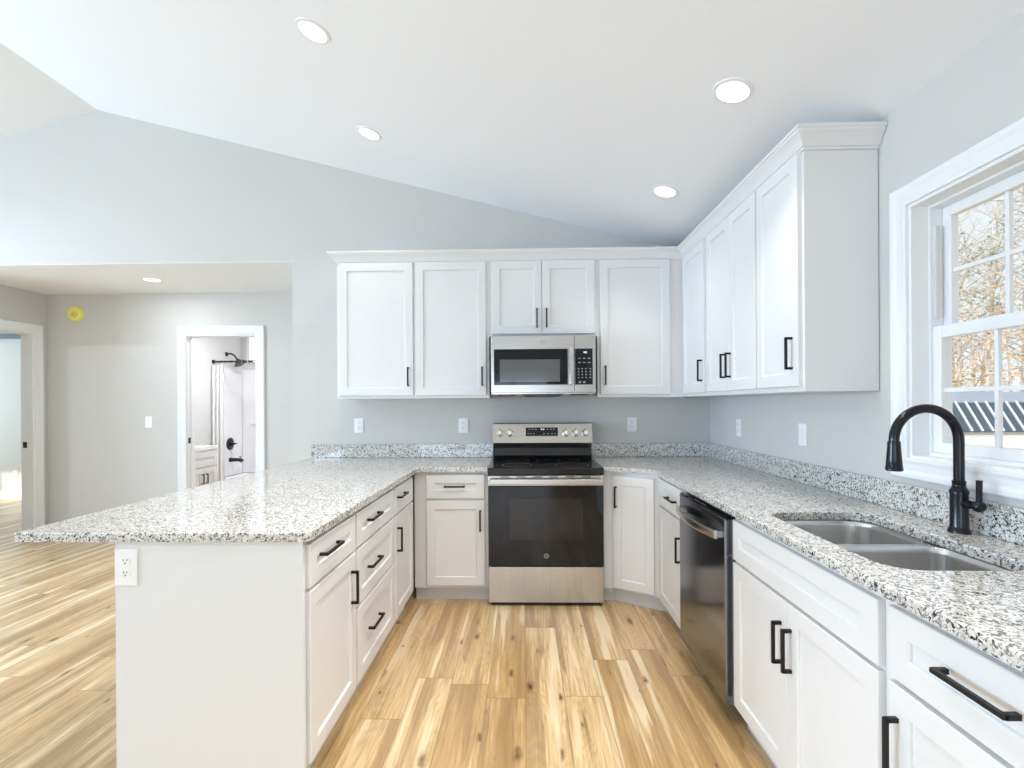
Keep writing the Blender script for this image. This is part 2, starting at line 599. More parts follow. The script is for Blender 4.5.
# windows behind and beside the camera (seen only in reflections)
def simple_window(name, axis, plane, a0, a1, z0, z1, cols, rows):
    e = sempty(name)
    f = BM()
    def bar(u0, u1, v0, v1, d=0.03):
        if axis == 'y':
            box(f, u0, u1, plane - d, plane + d, v0, v1)
        else:
            box(f, plane - d, plane + d, u0, u1, v0, v1)
    s = 0.05
    bar(a0, a1, z0, z0 + s); bar(a0, a1, z1 - s, z1)
    bar(a0, a0 + s, z0 + s, z1 - s); bar(a1 - s, a1, z0 + s, z1 - s)
    for i in range(1, cols):
        u = a0 + (a1 - a0) * i / cols
        bar(u - 0.02, u + 0.02, z0 + s, z1 - s, 0.022)
    for i in range(1, rows):
        v = z0 + (z1 - z0) * i / rows
        bar(a0 + s, a1 - s, v - 0.015, v + 0.015, 0.018)
    obj('window_frame', f, 'vinyl', e)
simple_window('window_2', 'y', YR - 0.06, -2.8, 0.6, 0.02, 2.12, 4, 1)
simple_window('window_3', 'y', YR - 0.06, -6.6, -4.6, 0.85, 2.1, 4, 2)
for i, h in enumerate(LW):
    simple_window('window_%d' % (4 + i), 'x', XL - 0.06, h[0], h[1], h[2], h[3], 2, 2)

# hall walls
DB = (-3.50, -2.757, 2.088)      # bathroom doorway x0,x1,top
struct('wall_hall', wall_y(YH, YH + T, XH - T, -1.76, 0, ZH, [(DB[0], DB[1], 0, DB[2])]), 'wall')
struct('wall_hall_right', wall_x(XO, XO + T, YB + T, YH, 0, ZH, []), 'wall')
DD = (4.105, 4.865, 2.10)        # bedroom doorway y0,y1,top
struct('wall_hall_left', wall_x(XH - T, XH, YB + T, YH, 0, ZH, [(DD[0], DD[1], 0, DD[2])]), 'wall')
# bedroom shell
YBD = 6.98
struct('wall_bedroom_back', wall_y(YBD, YBD + 0.1, -9.1, XH, 0, ZH, []), 'bedwall')
struct('wall_bedroom_right', wall_x(XH - T, XH, YH + T, YBD, 0, ZH, []), 'bedwall')
struct('wall_bedroom_left', wall_x(-9.1, -9.0, YB + T, YBD, 0, ZH, []), 'bedwall')
b = BM(); box(b, -9.1, XH, YB + T, YBD + 0.1, ZH, ZH + 0.1); struct('ceiling_bedroom', b, 'ceiling')
b = BM(); box(b, -9.0, XH - T, YBD - 0.014, YBD, 0, 0.12); struct('baseboard_bedroom', b, 'trim')
b = BM(); box(b, -9.0, XH - T, YBD - 0.05, YBD, 2.345, 2.41); struct('dark_band_bedroom', b, 'darkstrip')  # dark band put high on the far wall, no known part
# bathroom shell
XBL, YBB = -4.05, 6.93
struct('wall_bath_left', wall_x(XBL - 0.1, XBL, YH + T, YBB + 0.1, 0, ZH, []), 'bathwall')
BWN = (-3.99, -3.55, 1.86, 2.40)
struct('wall_bath_back', wall_y(YBB, YBB + 0.1, XBL, -2.2, 0, ZH, []), 'bathwall')
struct('wall_bath_right', wall_x(-2.30, -2.2, YH + T, YBB, 0, ZH, []), 'bathwall')
b = BM(); box(b, XBL - 0.1, -2.2, YH + T, YBB + 0.1, ZH, ZH + 0.1); struct('ceiling_bath', b, 'ceiling')

# casings: a profile swept round an opening
def casing(name, pts, normal, prof, m='trim', parent=None, closed=False):
    """pts: inner edge corners in order; normal: out of the wall; prof: (outward in plane, out of wall)"""
    pts = [Vector(p) for p in pts]
    N = Vector(normal)
    n = len(pts)
    ctr = sum(pts, Vector()) / n
    loops = []
    for i in range(n):
        dirs = []
        if closed or i > 0:
            dirs.append((pts[i] - pts[i - 1]).normalized())
        if closed or i < n - 1:
            dirs.append((pts[(i + 1) % n] - pts[i]).normalized())
        outs = []
        for d in dirs:
            o_ = d.cross(N)
            mid = pts[i] - ctr
            if o_.dot(mid) < 0:
                o_ = -o_
            outs.append(o_)
        if len(outs) == 2:
            off = (outs[0] + outs[1])
            off = off / (1 + outs[0].dot(outs[1]))
        else:
            off = outs[0]
        loops.append([pts[i] + off * a + N * h for a, h in prof])
    if closed:
        loops.append(loops[0])
    bm = BM()
    loft(bm, loops, True, not closed, not closed)
    if closed:
        bmesh.ops.remove_doubles(bm, verts=list(bm.verts), dist=1e-6)
    return struct(name, bm, m, parent)
CAS = [(0.0, 0.0), (0.0, 0.012), (0.008, 0.014), (0.03, 0.015), (0.05, 0.018), (0.062, 0.022), (0.078, 0.022), (0.084, 0.018), (0.084, 0.0)]
d1 = sempty('door_1')
casing('casing', [(DB[0], YH, 0), (DB[0], YH, DB[2]), (DB[1], YH, DB[2]), (DB[1], YH, 0)], (0, -1, 0), CAS, parent=d1)
b = BM()
box(b, DB[0] - 0.001, DB[0] + 0.008, YH, YH + T, 0, DB[2]); box(b, DB[1] - 0.018, DB[1] + 0.001, YH, YH + T, 0, DB[2])
box(b, DB[0] + 0.008, DB[1] - 0.018, YH, YH + T, DB[2] - 0.018, DB[2] + 0.001)
box(b, DB[0] + 0.008, DB[0] + 0.016, YH + 0.05, YH + 0.085, 0, DB[2] - 0.018)
box(b, DB[1] - 0.03, DB[1] - 0.018, YH + 0.05, YH + 0.085, 0, DB[2] - 0.018)
obj('door_jamb', b, 'trim', d1)
b = BM(); box(b, DB[0] + 0.008, DB[0] + 0.011, YH + 0.01, YH + 0.045, 0.955, 1.015, 0.001); obj('strike_plate', b, 'bronze', d1)
d2 = sempty('door_2')
casing('casing', [(XH, DD[0], 0), (XH, DD[0], DD[2]), (XH, DD[1], DD[2]), (XH, DD[1], 0)], (1, 0, 0), CAS, parent=d2)
b = BM()
box(b, XH - T, XH, DD[1] - 0.018, DD[1] + 0.001, 0, DD[2]); box(b, XH - T, XH, DD[0] - 0.001, DD[0] + 0.018, 0, DD[2])
box(b, XH - T, XH, DD[0] + 0.018, DD[1] - 0.018, DD[2] - 0.018, DD[2] + 0.001)
obj('door_jamb', b, 'trim', d2)
b = BM(); box(b, XH - 0.10, XH - 0.06, DD[1] - 0.022, DD[1] - 0.018, 0.93, 0.99, 0.001); obj('strike_plate', b, 'bronze', d2)
BB = 0.095
b = BM(); box(b, XH, DB[0] - 0.084, YH - 0.013, YH, 0, BB); box(b, DB[1] + 0.084, XO, YH - 0.013, YH, 0, BB); struct('baseboard_hall', b, 'trim')
b = BM(); box(b, XL, XH, YB - 0.013, YB, 0, BB); struct('baseboard_back', b, 'trim')

# ------------------------------------------------------------------ kitchen window
win = sempty('window_1')
WC = [(0.0, 0.0), (0.0, 0.014), (0.01, 0.016), (0.022, 0.013), (0.045, 0.014), (0.058, 0.02), (0.072, 0.021), (0.077, 0.016), (0.077, 0.0)]
casing('casing', [(XR, WY0, WZ0), (XR, WY0, WZ1), (XR, WY1, WZ1), (XR, WY1, WZ0)], (-1, 0, 0), WC, parent=win, closed=True)
b = BM()     # jamb extension
JX = XR + 0.062
def ring_x(bm, x0, x1, y0, y1, z0, z1, t, tb=None):
    tb = t if tb is None else tb
    box(bm, x0, x1, y0, y0 + t, z0, z1); box(bm, x0, x1, y1 - t, y1, z0, z1)
    box(bm, x0, x1, y0 + t, y1 - t, z0, z0 + tb); box(bm, x0, x1, y0 + t, y1 - t, z1 - t, z1)
ring_x(b, XR - 0.002, JX, WY0, WY1, WZ0, WZ1, 0.012)
obj('window_jamb', b, 'trim', win)
b = BM()
ring_x(b, JX, XR + 0.142, WY0, WY1, WZ0, WZ1, 0.021, 0.024)
obj('window_frame', b, 'vinyl', win)
b = BM()     # side tracks
for yy in (WY1 - 0.033, WY0 + 0.021):
    box(b, JX + 0.012, JX + 0.028, yy, yy + 0.012, 1.66, WZ1 - 0.09)
obj('sash_track', b, 'graytrack', win)
def sash(x0, x1, z0, z1, rail_b, rail_t, stile, nm):
    y0, y1 = WY0 + 0.021, WY1 - 0.021
    bm = BM()
    box(bm, x0, x1, y0, y0 + stile, z0, z1, 0.003); box(bm, x0, x1, y1 - stile, y1, z0, z1, 0.003)
    box(bm, x0, x1, y0 + stile, y1 - stile, z0, z0 + rail_b, 0.003); box(bm, x0, x1, y0 + stile, y1 - stile, z1 - rail_t, z1, 0.003)
    s = obj(nm, bm, 'vinyl', win)
    ga, gb, gz0, gz1 = y0 + stile, y1 - stile, z0 + rail_b, z1 - rail_t
    xm = (x0 + x1) / 2
    mb = BM()
    for i in (1, 2):
        yy = ga + (gb - ga) * i / 3
        box(mb, xm - 0.008, xm + 0.008, yy - 0.007, yy + 0.007, gz0, gz1, 0.002)
    zz = (gz0 + gz1) / 2
    box(mb, xm - 0.0068, xm + 0.0068, ga, gb, zz - 0.008, zz + 0.008, 0.002)
    obj('muntin', mb, 'vinyl', s)
    pb = BM()
    pb.faces.new([pb.verts.new(p) for p in ((xm, ga, gz0), (xm, gb, gz0), (xm, gb, gz1), (xm, ga, gz1))])
    obj('pane', pb, 'pane', s)
sash(XR + 0.108, XR + 0.138, 1.587, WZ1 - 0.021, 0.042, 0.04, 0.036, 'upper_sash')
sash(XR + 0.068, XR + 0.102, WZ0 + 0.024, 1.627, 0.040, 0.045, 0.038, 'lower_sash')

# ------------------------------------------------------------------ cabinets
def shaker(bm, x0, x1, z0, z1, t=0.02, rail=0.057, rec=0.009):
    def L(i, y):
        return [(x0 + i, y, z0 + i), (x1 - i, y, z0 + i), (x1 - i, y, z1 - i), (x0 + i, y, z1 - i)]
    loft(bm, [L(0, -0.0005), L(0, -t + 0.0025), L(0.0025, -t), L(rail, -t), L(rail + 0.0035, -t + rec * 0.45), L(rail + 0.0045, -t + rec), ], True, True, True)
    return bm

def pull(bm, x, z, vert, length=0.14, y=-0.02, proj=0.032, s=0.0105):
    h = length / 2
    if vert:
        box(bm, x - s / 2, x + s / 2, y - proj, y - proj + s, z - h, z + h, 0.0015)
        for zz in (z - h + s / 2, z + h - s / 2):
            box(bm, x - s / 2, x + s / 2, y - proj + s * 0.5, y, zz - s / 2, zz + s / 2)
    else:
        box(bm, x - h, x + h, y - proj, y - proj + s, z - s / 2, z + s / 2, 0.0015)
        for xx in (x - h + s / 2, x + h - s / 2):
            box(bm, xx - s / 2, xx + s / 2, y - proj + s * 0.5, y, z - s / 2, z + s / 2)
    return bm

def front(parent, kind, x0, x1, z0, z1, handle=None):
    d = obj(kind, shaker(BM(), x0, x1, z0, z1), 'cab', parent)
    if handle:
        L = handle[3] if len(handle) > 3 else 0.14
        obj('handle', pull(BM(), handle[0], handle[1], handle[2] == 'v', L), 'black', d)
    return d

def base_cabinet(label, loc, rz, w, fronts, depth=0.605, toe=True, open_top=False, top=0.8865, left_fill=0.0, right_fill=0.0):
    t = thing('base_cabinet', label, 'cabinet', loc, rz)
    b = BM()
    if open_top:
        box(b, 0, w, 0, 0.018, 0.095, top); box(b, 0, w, depth - 0.012, depth, 0.095, top)
        box(b, 0, 0.018, 0.018, depth - 0.012, 0.095, top); box(b, w - 0.018, w, 0.018, depth - 0.012, 0.095, top)
        box(b, 0.018, w - 0.018, 0.018, depth - 0.012, 0.095, 0.113)
    else:
        box(b, -left_fill, w + right_fill, 0, depth, 0.095, top)
    obj('carcass', b, 'cab', t)
    b = BM()
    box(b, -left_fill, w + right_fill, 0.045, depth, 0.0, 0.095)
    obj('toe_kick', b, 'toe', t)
    for f in fronts:
        front(t, *f)
    return t

R90 = math.pi / 2
# peninsula run, fronts face +X (local x runs away from the camera)
FX = -0.755
base_cabinet('white base cabinet at the near end of the peninsula, one drawer over one door', (FX, 1.652, 0), R90, 0.474,
             [('drawer', 0.008, 0.461, 0.717, 0.868, (0.165, 0.811, 'h', 0.165)), ('door', 0.008, 0.461, 0.117, 0.706, (0.405, 0.573, 'v'))])
base_cabinet('white base cabinet with three stacked drawers in the middle of the peninsula', (FX, 2.126, 0), R90, 0.638,
             [('drawer', 0.013, 0.622, 0.717, 0.868, (0.225, 0.808, 'h', 0.165)),
              ('drawer', 0.013, 0.622, 0.457, 0.706, (0.225, 0.589, 'h', 0.165)),
              ('drawer', 0.013, 0.622, 0.117, 0.446, (0.235, 0.298, 'h', 0.165))])
base_cabinet('white base cabinet with drawer and door in the inner corner of the peninsula', (FX, 2.764, 0), R90, 0.464,
             [('drawer', 0.014, 0.448, 0.717, 0.868, (0.125, 0.81, 'h', 0.16)), ('door', 0.014, 0.448, 0.117, 0.706, (0.022 + 0.024, 0.568, 'v'))],
             right_fill=0.0)
# back run left of the range, fronts face -Y
base_cabinet('white base cabinet directly left of the range, one drawer over one door', (-0.69, 3.33, 0), 0, 0.444,
             [('drawer', 0.022, 0.42, 0.706, 0.868, (0.217, 0.79, 'h')), ('door', 0.022, 0.42, 0.117, 0.692, (0.39, 0.558, 'v'))], left_fill=0.062)
# diagonal corner cabinet
DX0, DY0 = 0.592, 3.3317
dang = -math.atan2(0.532, 0.847)
t = thing('corner_cabinet', 'white angled corner base cabinet with a single tall door right of the range', 'cabinet', (DX0, DY0, 0), dang)
ca, sa = math.cos(dang), math.sin(dang)
def dl(x, y):   # world to the corner cabinet's local frame
    dx, dy = x - DX0, y - DY0
    return (dx * ca + dy * sa, -dx * sa + dy * ca)
LD = 0.3306
ex, ey = DX0 + LD * ca, DY0 + LD * sa
foot = [(0.535, 3.3317), (DX0, DY0), (ex, ey), (XR - 0.004, ey), (XR - 0.004, YB - 0.004), (0.535, YB - 0.004)]
obj('carcass', prism(BM(), [dl(*p) for p in foot], 0.095, 0.8865), 'cab', t)
foot = [(0.535, 3.375), (0.605, 3.375), (0.915, 3.18), (0.915, ey), (XR - 0.004, ey), (XR - 0.004, YB - 0.004), (0.535, YB - 0.004)]
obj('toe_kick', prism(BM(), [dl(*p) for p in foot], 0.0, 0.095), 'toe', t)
front(t, 'door', 0.010, 0.290, 0.11, 0.858, (0.036, 0.72, 'v'))
# right run, fronts face -X (local x runs towards the camera)
GX = 0.872
base_cabinet('narrow white base cabinet between the angled corner cabinet and the dishwasher', (GX, ey, 0), -R90, ey - 2.662,
             [('drawer', 0.008, ey - 2.675, 0.704, 0.868, (ey - 2.845, 0.787, 'h', 0.15)), ('door', 0.008, ey - 2.675, 0.10, 0.692, (ey - 2.705, 0.537, 'v'))])
base_cabinet('wide white sink base cabinet with two doors under a plain false drawer front', (GX, 2.05, 0), -R90, 0.87,
             [('false_drawer', 0.02, 0.842, 0.704, 0.866), ('door', 0.02, 0.4285, 0.105, 0.692, (0.395, 0.546, 'v')), ('door', 0.4315, 0.842, 0.105, 0.692, (0.456, 0.546, 'v'))], open_top=True)
base_cabinet('white base cabinet right of the sink with a long pull on its drawer', (GX, 1.179, 0), -R90, 0.50,
             [('drawer', 0.006, 0.488, 0.704, 0.868, (0.239, 0.80, 'h', 0.155)), ('door', 0.006, 0.488, 0.105, 0.692, (0.033, 0.55, 'v', 0.14))])

# peninsula end panel and back panel
t = thing('end_panel', 'plain white panel closing the near end of the peninsula under the overhang', 'panel', (-1.075, 1.642, 0))
b = BM(); box(b, -0.318, 0.325, -0.009, 0.009, 0.0, 0.8865); obj('end_board', b, 'cab', t)
b = BM(); box(b, -0.318, -0.300, 0.009, 2.30, 0.0, 0.8865); obj('back_board', b, 'cab', t)
b = BM(); box(b, 0.303, 0.327, -0.0105, 0.010, 0.0, 0.8865, 0.002); obj('corner_stile', b, 'cab', t)

# ------------------------------------------------------------------ countertops
CT0, CT1 = 0.888, 0.918
def arc(cx_, cy_, r, a0, a1, n=6):
    return [(cx_ + r * math.cos(math.radians(a0 + (a1 - a0) * i / n)), cy_ + r * math.sin(math.radians(a0 + (a1 - a0) * i / n))) for i in range(n + 1)]

def slab(outer, holes, z0, z1, bev=0.004):
    bm = BM()
    edges = []
    for L in [outer] + holes:
        vs = [bm.verts.new((x, y, z1)) for x, y in L]
        for i in range(len(vs)):
            edges.append(bm.edges.new((vs[i], vs[(i + 1) % len(vs)])))
    bmesh.ops.triangle_fill(bm, edges=edges, use_beauty=True)
    top = list(bm.faces)
    bound = [e for e in bm.edges if len(e.link_faces) == 1]
    ret = bmesh.ops.extrude_face_region(bm, geom=top)
    for v in [g for g in ret['geom'] if isinstance(g, bmesh.types.BMVert)]:
        v.co.z = z0
    bmesh.ops.recalc_face_normals(bm, faces=list(bm.faces))
    rim = [e for e in bm.edges if all(abs(v.co.z - z1) < 1e-6 for v in e.verts) and len(e.link_faces) == 2
           and abs(e.link_faces[0].normal.z - e.link_faces[1].normal.z) > 0.5]
    bmesh.ops.bevel(bm, geom=rim, offset=bev, segments=2, profile=0.5, affect='EDGES')
    return bm

PE = -0.722
outer = ([(-1.735, YB - 0.002)] + arc(-1.735 + 0.012, 1.618 + 0.012, 0.012, 180, 270) + arc(PE - 0.035, 1.618 + 0.035, 0.035, 270, 360)
         + [(PE, 3.255)] + arc(PE + 0.04, 3.255, 0.04, 180, 90)[1:] + [(-0.249, 3.295), (-0.249, YB - 0.002)])
t = thing('granite_countertop', 'speckled granite countertop over the peninsula and left of the range', 'countertop', (-1.2, 2.5, CT0))
bm = slab(outer, [], CT0, CT1)
for v in bm.verts: v.co -= Vector((-1.2, 2.5, CT0))
obj('slab', bm, 'granite', t)
b = BM(); box(b, -1.725 + 1.2, -0.249 + 1.2, YB - 0.022 - 2.5, YB - 0.002 - 2.5, CT1 - CT0 + 0.0005, CT1 - CT0 + 0.108, 0.003); obj('backsplash', b, 'granite', t)

SX0, SX1, SY0, SY1 = 0.935, 1.312, 1.265, 1.935
def rrect(x0, x1, y0, y1, r, n=6):
    rr = r if isinstance(r, (list, tuple)) else [r] * 4
    return (arc(x0 + rr[0], y0 + rr[0], rr[0], 180, 270, n) + arc(x1 - rr[1], y0 + rr[1], rr[1], 270, 360, n)
            + arc(x1 - rr[2], y1 - rr[2], rr[2], 0, 90, n) + arc(x0 + rr[3], y1 - rr[3], rr[3], 90, 180, n))
outer = ([(0.529, YB - 0.002), (0.529, 3.295), (0.575, 3.295)] + [(0.61, 3.282), (0.80, 3.163), (0.83, 3.135), (0.838, 3.105)] + [(0.838, 0.66), (XR - 0.002, 0.66), (XR - 0.002, YB - 0.002)])
O2 = Vector((1.2, 2.3, CT0))
t = thing('granite_countertop', 'speckled granite countertop along the window wall with the sink cut into it', 'countertop', tuple(O2))
hole = rrect(SX0, SX1, SY0, SY1, [0.085, 0.085, 0.085, 0.085], 8)
bm = slab(outer, [hole], CT0, CT1)
for v in bm.verts: v.co -= O2
obj('slab', bm, 'granite', t)
bm = BM()
box(bm, 0.529, XR - 0.002, YB - 0.022, YB - 0.002, CT1 + 0.0005, CT1 + 0.108, 0.003)
for v in bm.verts: v.co -= O2
obj('backsplash', bm, 'granite', t)
bm = BM()
box(bm, XR - 0.022, XR - 0.002, 0.66, YB - 0.0225, CT1 + 0.0005, CT1 + 0.108, 0.003)
for v in bm.verts: v.co -= O2
obj('backsplash', bm, 'granite', t)

# ------------------------------------------------------------------ sink
t = thing('kitchen_sink', 'undermount stainless steel sink with two bowls under the window', 'sink', (1.12, 1.6, 0.68))
SO = Vector((1.12, 1.6, 0.68))
ymid = 1.60
bowls = [(SX0 - 0.004, SX1 + 0.004, SY0 - 0.004, ymid - 0.012), (SX0 - 0.004, SX1 + 0.004, ymid + 0.012, SY1 + 0.004)]
rims = []
for (x0, x1, y0, y1) in bowls:
    near = y0 < 1.4
    rr = [0.085, 0.085, 0.05, 0.05] if near else [0.05, 0.05, 0.085, 0.085]
    def rl(i, z, k=1.0):
        return [(x - SO.x, y - SO.y, z - SO.z) for x, y in rrect(x0 + i, x1 - i, y0 + i, y1 - i, [max(0.02, q - i * k) for q in rr], 8)]
    bm = BM()
    zt = CT0 - 0.003 - 0.0
    loops = [rl(0.0, zt - 0.0005), rl(0.003, zt - 0.004), rl(0.006, zt - 0.02), rl(0.010, zt - 0.15), rl(0.020, zt - 0.18), rl(0.045, zt - 0.195)]
    loft(bm, loops, True, False, True)
    rims.append([(x - SO.x, y - SO.y) for x, y in rrect(x0, x1, y0, y1, rr, 8)])
    bw = obj('bowl', bm, 'sinksteel', t, smooth=True)
    dr = BM()
    lathe(dr, [(0.0, 0.0), (0.056, 0.0), (0.058, 0.002), (0.056, 0.005), (0.042, 0.004), (0.04, 0.001)], ((x0 + x1) / 2 - SO.x, (y0 + y1) / 2 - SO.y, zt - 0.194 - SO.z))
    obj('drain', dr, 'chrome', bw, smooth=True)

deck = [(x - SO.x, y - SO.y) for x, y in rrect(SX0 - 0.028, SX1 + 0.028, SY0 - 0.028, SY1 + 0.028, 0.09, 8)]
obj('rim', slab(deck, rims, CT0 - 0.006 - SO.z, CT0 - 0.003 - SO.z, 0.001), 'sinksteel', t)

# ------------------------------------------------------------------ faucet
t = thing('kitchen_faucet', 'matte black gooseneck kitchen faucet standing behind the sink', 'faucet', (1.414, 1.63, CT1 + 0.0005))
b = BM()
lathe(b, [(0.0, 0), (0.030, 0), (0.030, 0.008), (0.026, 0.014), (0.0245, 0.02), (0.024, 0.125), (0.0255, 0.127), (0.0255, 0.137), (0.022, 0.142), (0.018, 0.15), (0.0175, 0.16), (0.0185, 0.162), (0.0185, 0.168), (0.015, 0.17)])
obj('body', b, 'faucet', t, smooth=True)
R_, zc = 0.1035, 0.30
pts = [(0, 0, 0.165), (0, 0, 0.22), (0, 0, zc)]
for i in range(1, 25):
    a = math.pi * i / 24
    pts.append((-R_ + R_ * math.cos(a), 0, zc + R_ * math.sin(a)))
pts.append((-2 * R_, 0, zc - 0.005))
b = BM(); tube(b, pts, 0.0148, 18); obj('neck', b, 'faucet', t, smooth=True)
b = BM()
lathe(b, [(0.0, 0.0), (0.0175, 0.0), (0.018, 0.004), (0.0185, 0.02), (0.0215, 0.06), (0.0235, 0.085), (0.0245, 0.087), (0.0245, 0.093), (0.022, 0.096), (0.0, 0.096)], (-2 * R_, 0, zc - 0.003), (0, 0, -1))
obj('spray_head', b, 'faucet', t, smooth=True)
b = BM()
lathe(b, [(0.0, -0.02), (0.0135, -0.02), (0.0135, 0.03), (0.0125, 0.045), (0.0165, 0.052), (0.018, 0.060), (0.0172, 0.068), (0.013, 0.073), (0.0, 0.0735)], (0, -0.008, 0.098), (0.0, -1, 0))
lv = obj('lever_hub', b, 'faucet', t, smooth=True)
b = BM(); tube(b, [(0, -0.070, 0.10), (0, -0.0705, 0.13), (0, -0.071, 0.18)], [0.0085, 0.0078, 0.0085], 14); obj('lever', b, 'faucet', lv, smooth=True)

# ------------------------------------------------------------------ upper cabinets
UZ0, UZ1 = 1.391, 2.41
def wall_cabinet(label, loc, rz, w, doors, z0=UZ0, depth=0.306, lf=0.0, rf=0.0):
    t = thing('wall_cabinet', label, 'cabinet', loc, rz)
    b = BM(); box(b, -lf, w + rf, 0, depth, z0 - loc[2], UZ1 - loc[2] + 0.06); obj('carcass', b, 'cab', t)
    for (a, c_, za, zb, h) in doors:
        front(t, 'door', a, c_, za - loc[2], zb - loc[2], (h[0], h[1] - loc[2], 'v') if h else None)
    return t
UY = 3.64
wall_cabinet('leftmost white wall cabinet, single door, left end of the back row', (-1.398, UY, UZ0), 0, 0.586, [(0.022, 0.576, 1.413, 2.401, (0.542, 1.552))])
wall_cabinet('single door white wall cabinet just left of the microwave', (-0.812, UY, UZ0), 0, 0.556, [(0.009, 0.534, 1.413, 2.401, (0.505, 1.552))])
wall_cabinet('short double door white wall cabinet above the microwave', (-0.256, UY, 1.845), 0, 0.801,
             [(0.022, 0.3905, 1.862, 2.401, (0.355, 1.977)), (0.3945, 0.781, 1.862, 2.401, (0.426, 1.977))], z0=1.845)
wall_cabinet('single door white wall cabinet right of the microwave', (0.545, UY, UZ0), 0, 0.54, [(0.020, 0.529, 1.413, 2.401, (0.053, 1.552))], rf=0.09)
UX = 1.177
wall_cabinet('single door white wall cabinet deepest in the corner of the window wall', (UX, 3.638, UZ0), -R90, 0.478, [(0.042, 0.452, 1.413, 2.401, (0.439 - 0.015, 1.556))], depth=0.304)
wall_cabinet('double door white wall cabinet in the middle of the window wall row', (UX, 3.16, UZ0), -R90, 0.69,
             [(0.026, 0.3605, 1.413, 2.401, (0.316, 1.556)), (0.3645, 0.682, 1.413, 2.401, (0.386, 1.556))], depth=0.304)
wall_cabinet('single door white wall cabinet nearest the kitchen window', (UX, 2.47, UZ0), -R90, 0.39, [(0.008, 0.372, 1.413, 2.401, (0.328, 1.556))], depth=0.304)
# crown moulding
prof = [(0.0, 2.398), (0.007, 2.398), (0.007, 2.408), (0.016, 2.411), (0.020, 2.420), (0.032, 2.438), (0.046, 2.452), (0.058, 2.460), (0.060, 2.468), (0.068, 2.471), (0.068, 2.483), (0.0, 2.483)]
path = [Vector((-1.400, YB - 0.003, 0)), Vector((-1.400, UY - 0.001, 0)), Vector((UX - 0.001, UY - 0.001, 0)), Vector((UX - 0.001, 2.078, 0)), Vector((XR - 0.003, 2.078, 0))]
nrm = [Vector((-1, 0, 0)), Vector((0, -1, 0)), Vector((-1, 0, 0)), Vector((0, -1, 0))]
loops = []
for i, p in enumerate(path):
    if i == 0: off = nrm[0]
    elif i == len(path) - 1: off = nrm[-1]
    else: off = (nrm[i - 1] + nrm[i]) / (1 + nrm[i - 1].dot(nrm[i]))
    loops.append([p + off * (a * 0.77) + Vector((0, 0, z)) for a, z in prof])
bm = BM(); loft(bm, loops, True, True, True)
tag(obj('crown_molding', bm, 'cab'), 'white crown molding running along the tops of all wall cabinets', 'molding')

# ------------------------------------------------------------------ emblem: a ring with a two-letter script monogram
def emblem(parent, x, y, z, r, ring_mat):
    b = BM()
    loops = []
    for k in range(24):
        a = 2 * math.pi * k / 24
        ca_, sa_ = math.cos(a), math.sin(a)
        loops.append([(x + (r + q[0]) * ca_, y + q[1], z + (r + q[0]) * sa_) for q in ((-r * 0.13, 0), (-r * 0.13, -0.0015), (r * 0.13, -0.0015), (r * 0.13, 0))])
    loops.append(loops[0])
    loft(b, loops, True)
    bmesh.ops.remove_doubles(b, verts=list(b.verts), dist=1e-7)
    o = obj('emblem', b, ring_mat, parent)
    cu = bpy.data.curves.new('monogram', 'FONT')
    cu.body = 'GE'
    cu.size = r * 1.05
    cu.align_x = 'CENTER'
    cu.align_y = 'CENTER'
    cu.extrude = 0.0005
    cu.shear = 0.25
    tmp = bpy.data.objects.new('monogram', cu)
    COL.objects.link(tmp)
    dg = bpy.context.evaluated_depsgraph_get()
    me = bpy.data.meshes.new_from_object(tmp.evaluated_get(dg))
    bpy.data.objects.remove(tmp)
    mo = bpy.data.objects.new('monogram', me)
    COL.objects.link(mo)
    me.materials.clear()
    me.materials.append(M[ring_mat])
    mo.parent = o
    mo.location = (x, y - 0.0008, z)
    mo.rotation_euler = (R90, 0, 0)
    return o

# ------------------------------------------------------------------ range
RXC = 0.140
t = thing('electric_range', 'stainless steel electric range with black glass oven door between the base cabinets', 'range', (RXC, 3.255, 0))
HW = 0.3825
b = BM(); box(b, -HW + 0.002, HW - 0.002, 0.05, 0.67, 0.012, 0.90); obj('body', b, 'blackplastic', t)
b = BM(); box(b, -HW + 0.02, HW - 0.02, 0.03, 0.10, 0.0, 0.03); obj('toe_kick', b, 'slot', t)
b = BM(); box(b, -HW, HW, 0.0, 0.05, 0.025, 0.262, 0.004); obj('storage_drawer', b, 'steelv', t)
b = BM(); box(b, -HW, HW, 0.0, 0.05, 0.268, 0.868, 0.003); dr = obj('oven_door', b, 'blackplastic', t)
b = BM(); box(b, -HW + 0.002, HW - 0.002, -0.004, 0.002, 0.270, 0.800, 0.002); gl = obj('door_glass', b, 'glassblack', dr)
b = BM(); box(b, -0.245, 0.245, -0.0052, -0.002, 0.445, 0.715); obj('oven_window', b, 'ovenwin', dr)
b = BM(); box(b, -HW, HW, -0.006, 0.004, 0.803, 0.868, 0.002); obj('door_trim', b, 'steel', dr)
for i in range(6):
    xx = -0.27 + i * 0.108
    obj('vent_slot', box(BM(), xx - 0.03, xx + 0.03, -0.0072, -0.004, 0.858, 0.864), 'slot', dr)
b = BM(); box(b, -HW + 0.012, HW - 0.012, -0.058, -0.038, 0.818, 0.853, 0.006)
for sx in (-1, 1):
    box(b, sx * 0.345 - 0.014, sx * 0.345 + 0.014, -0.042, -0.004, 0.822, 0.849, 0.003)
obj('handle', b, 'steel', dr)
emblem(dr, 0.002, -0.0045, 0.337, 0.014, 'legend')
b = BM(); box(b, -HW - 0.003, HW + 0.003, -0.012, 0.60, 0.872, 0.921, 0.006); ck = obj('cooktop', b, 'cooktop', t)
b = BM()
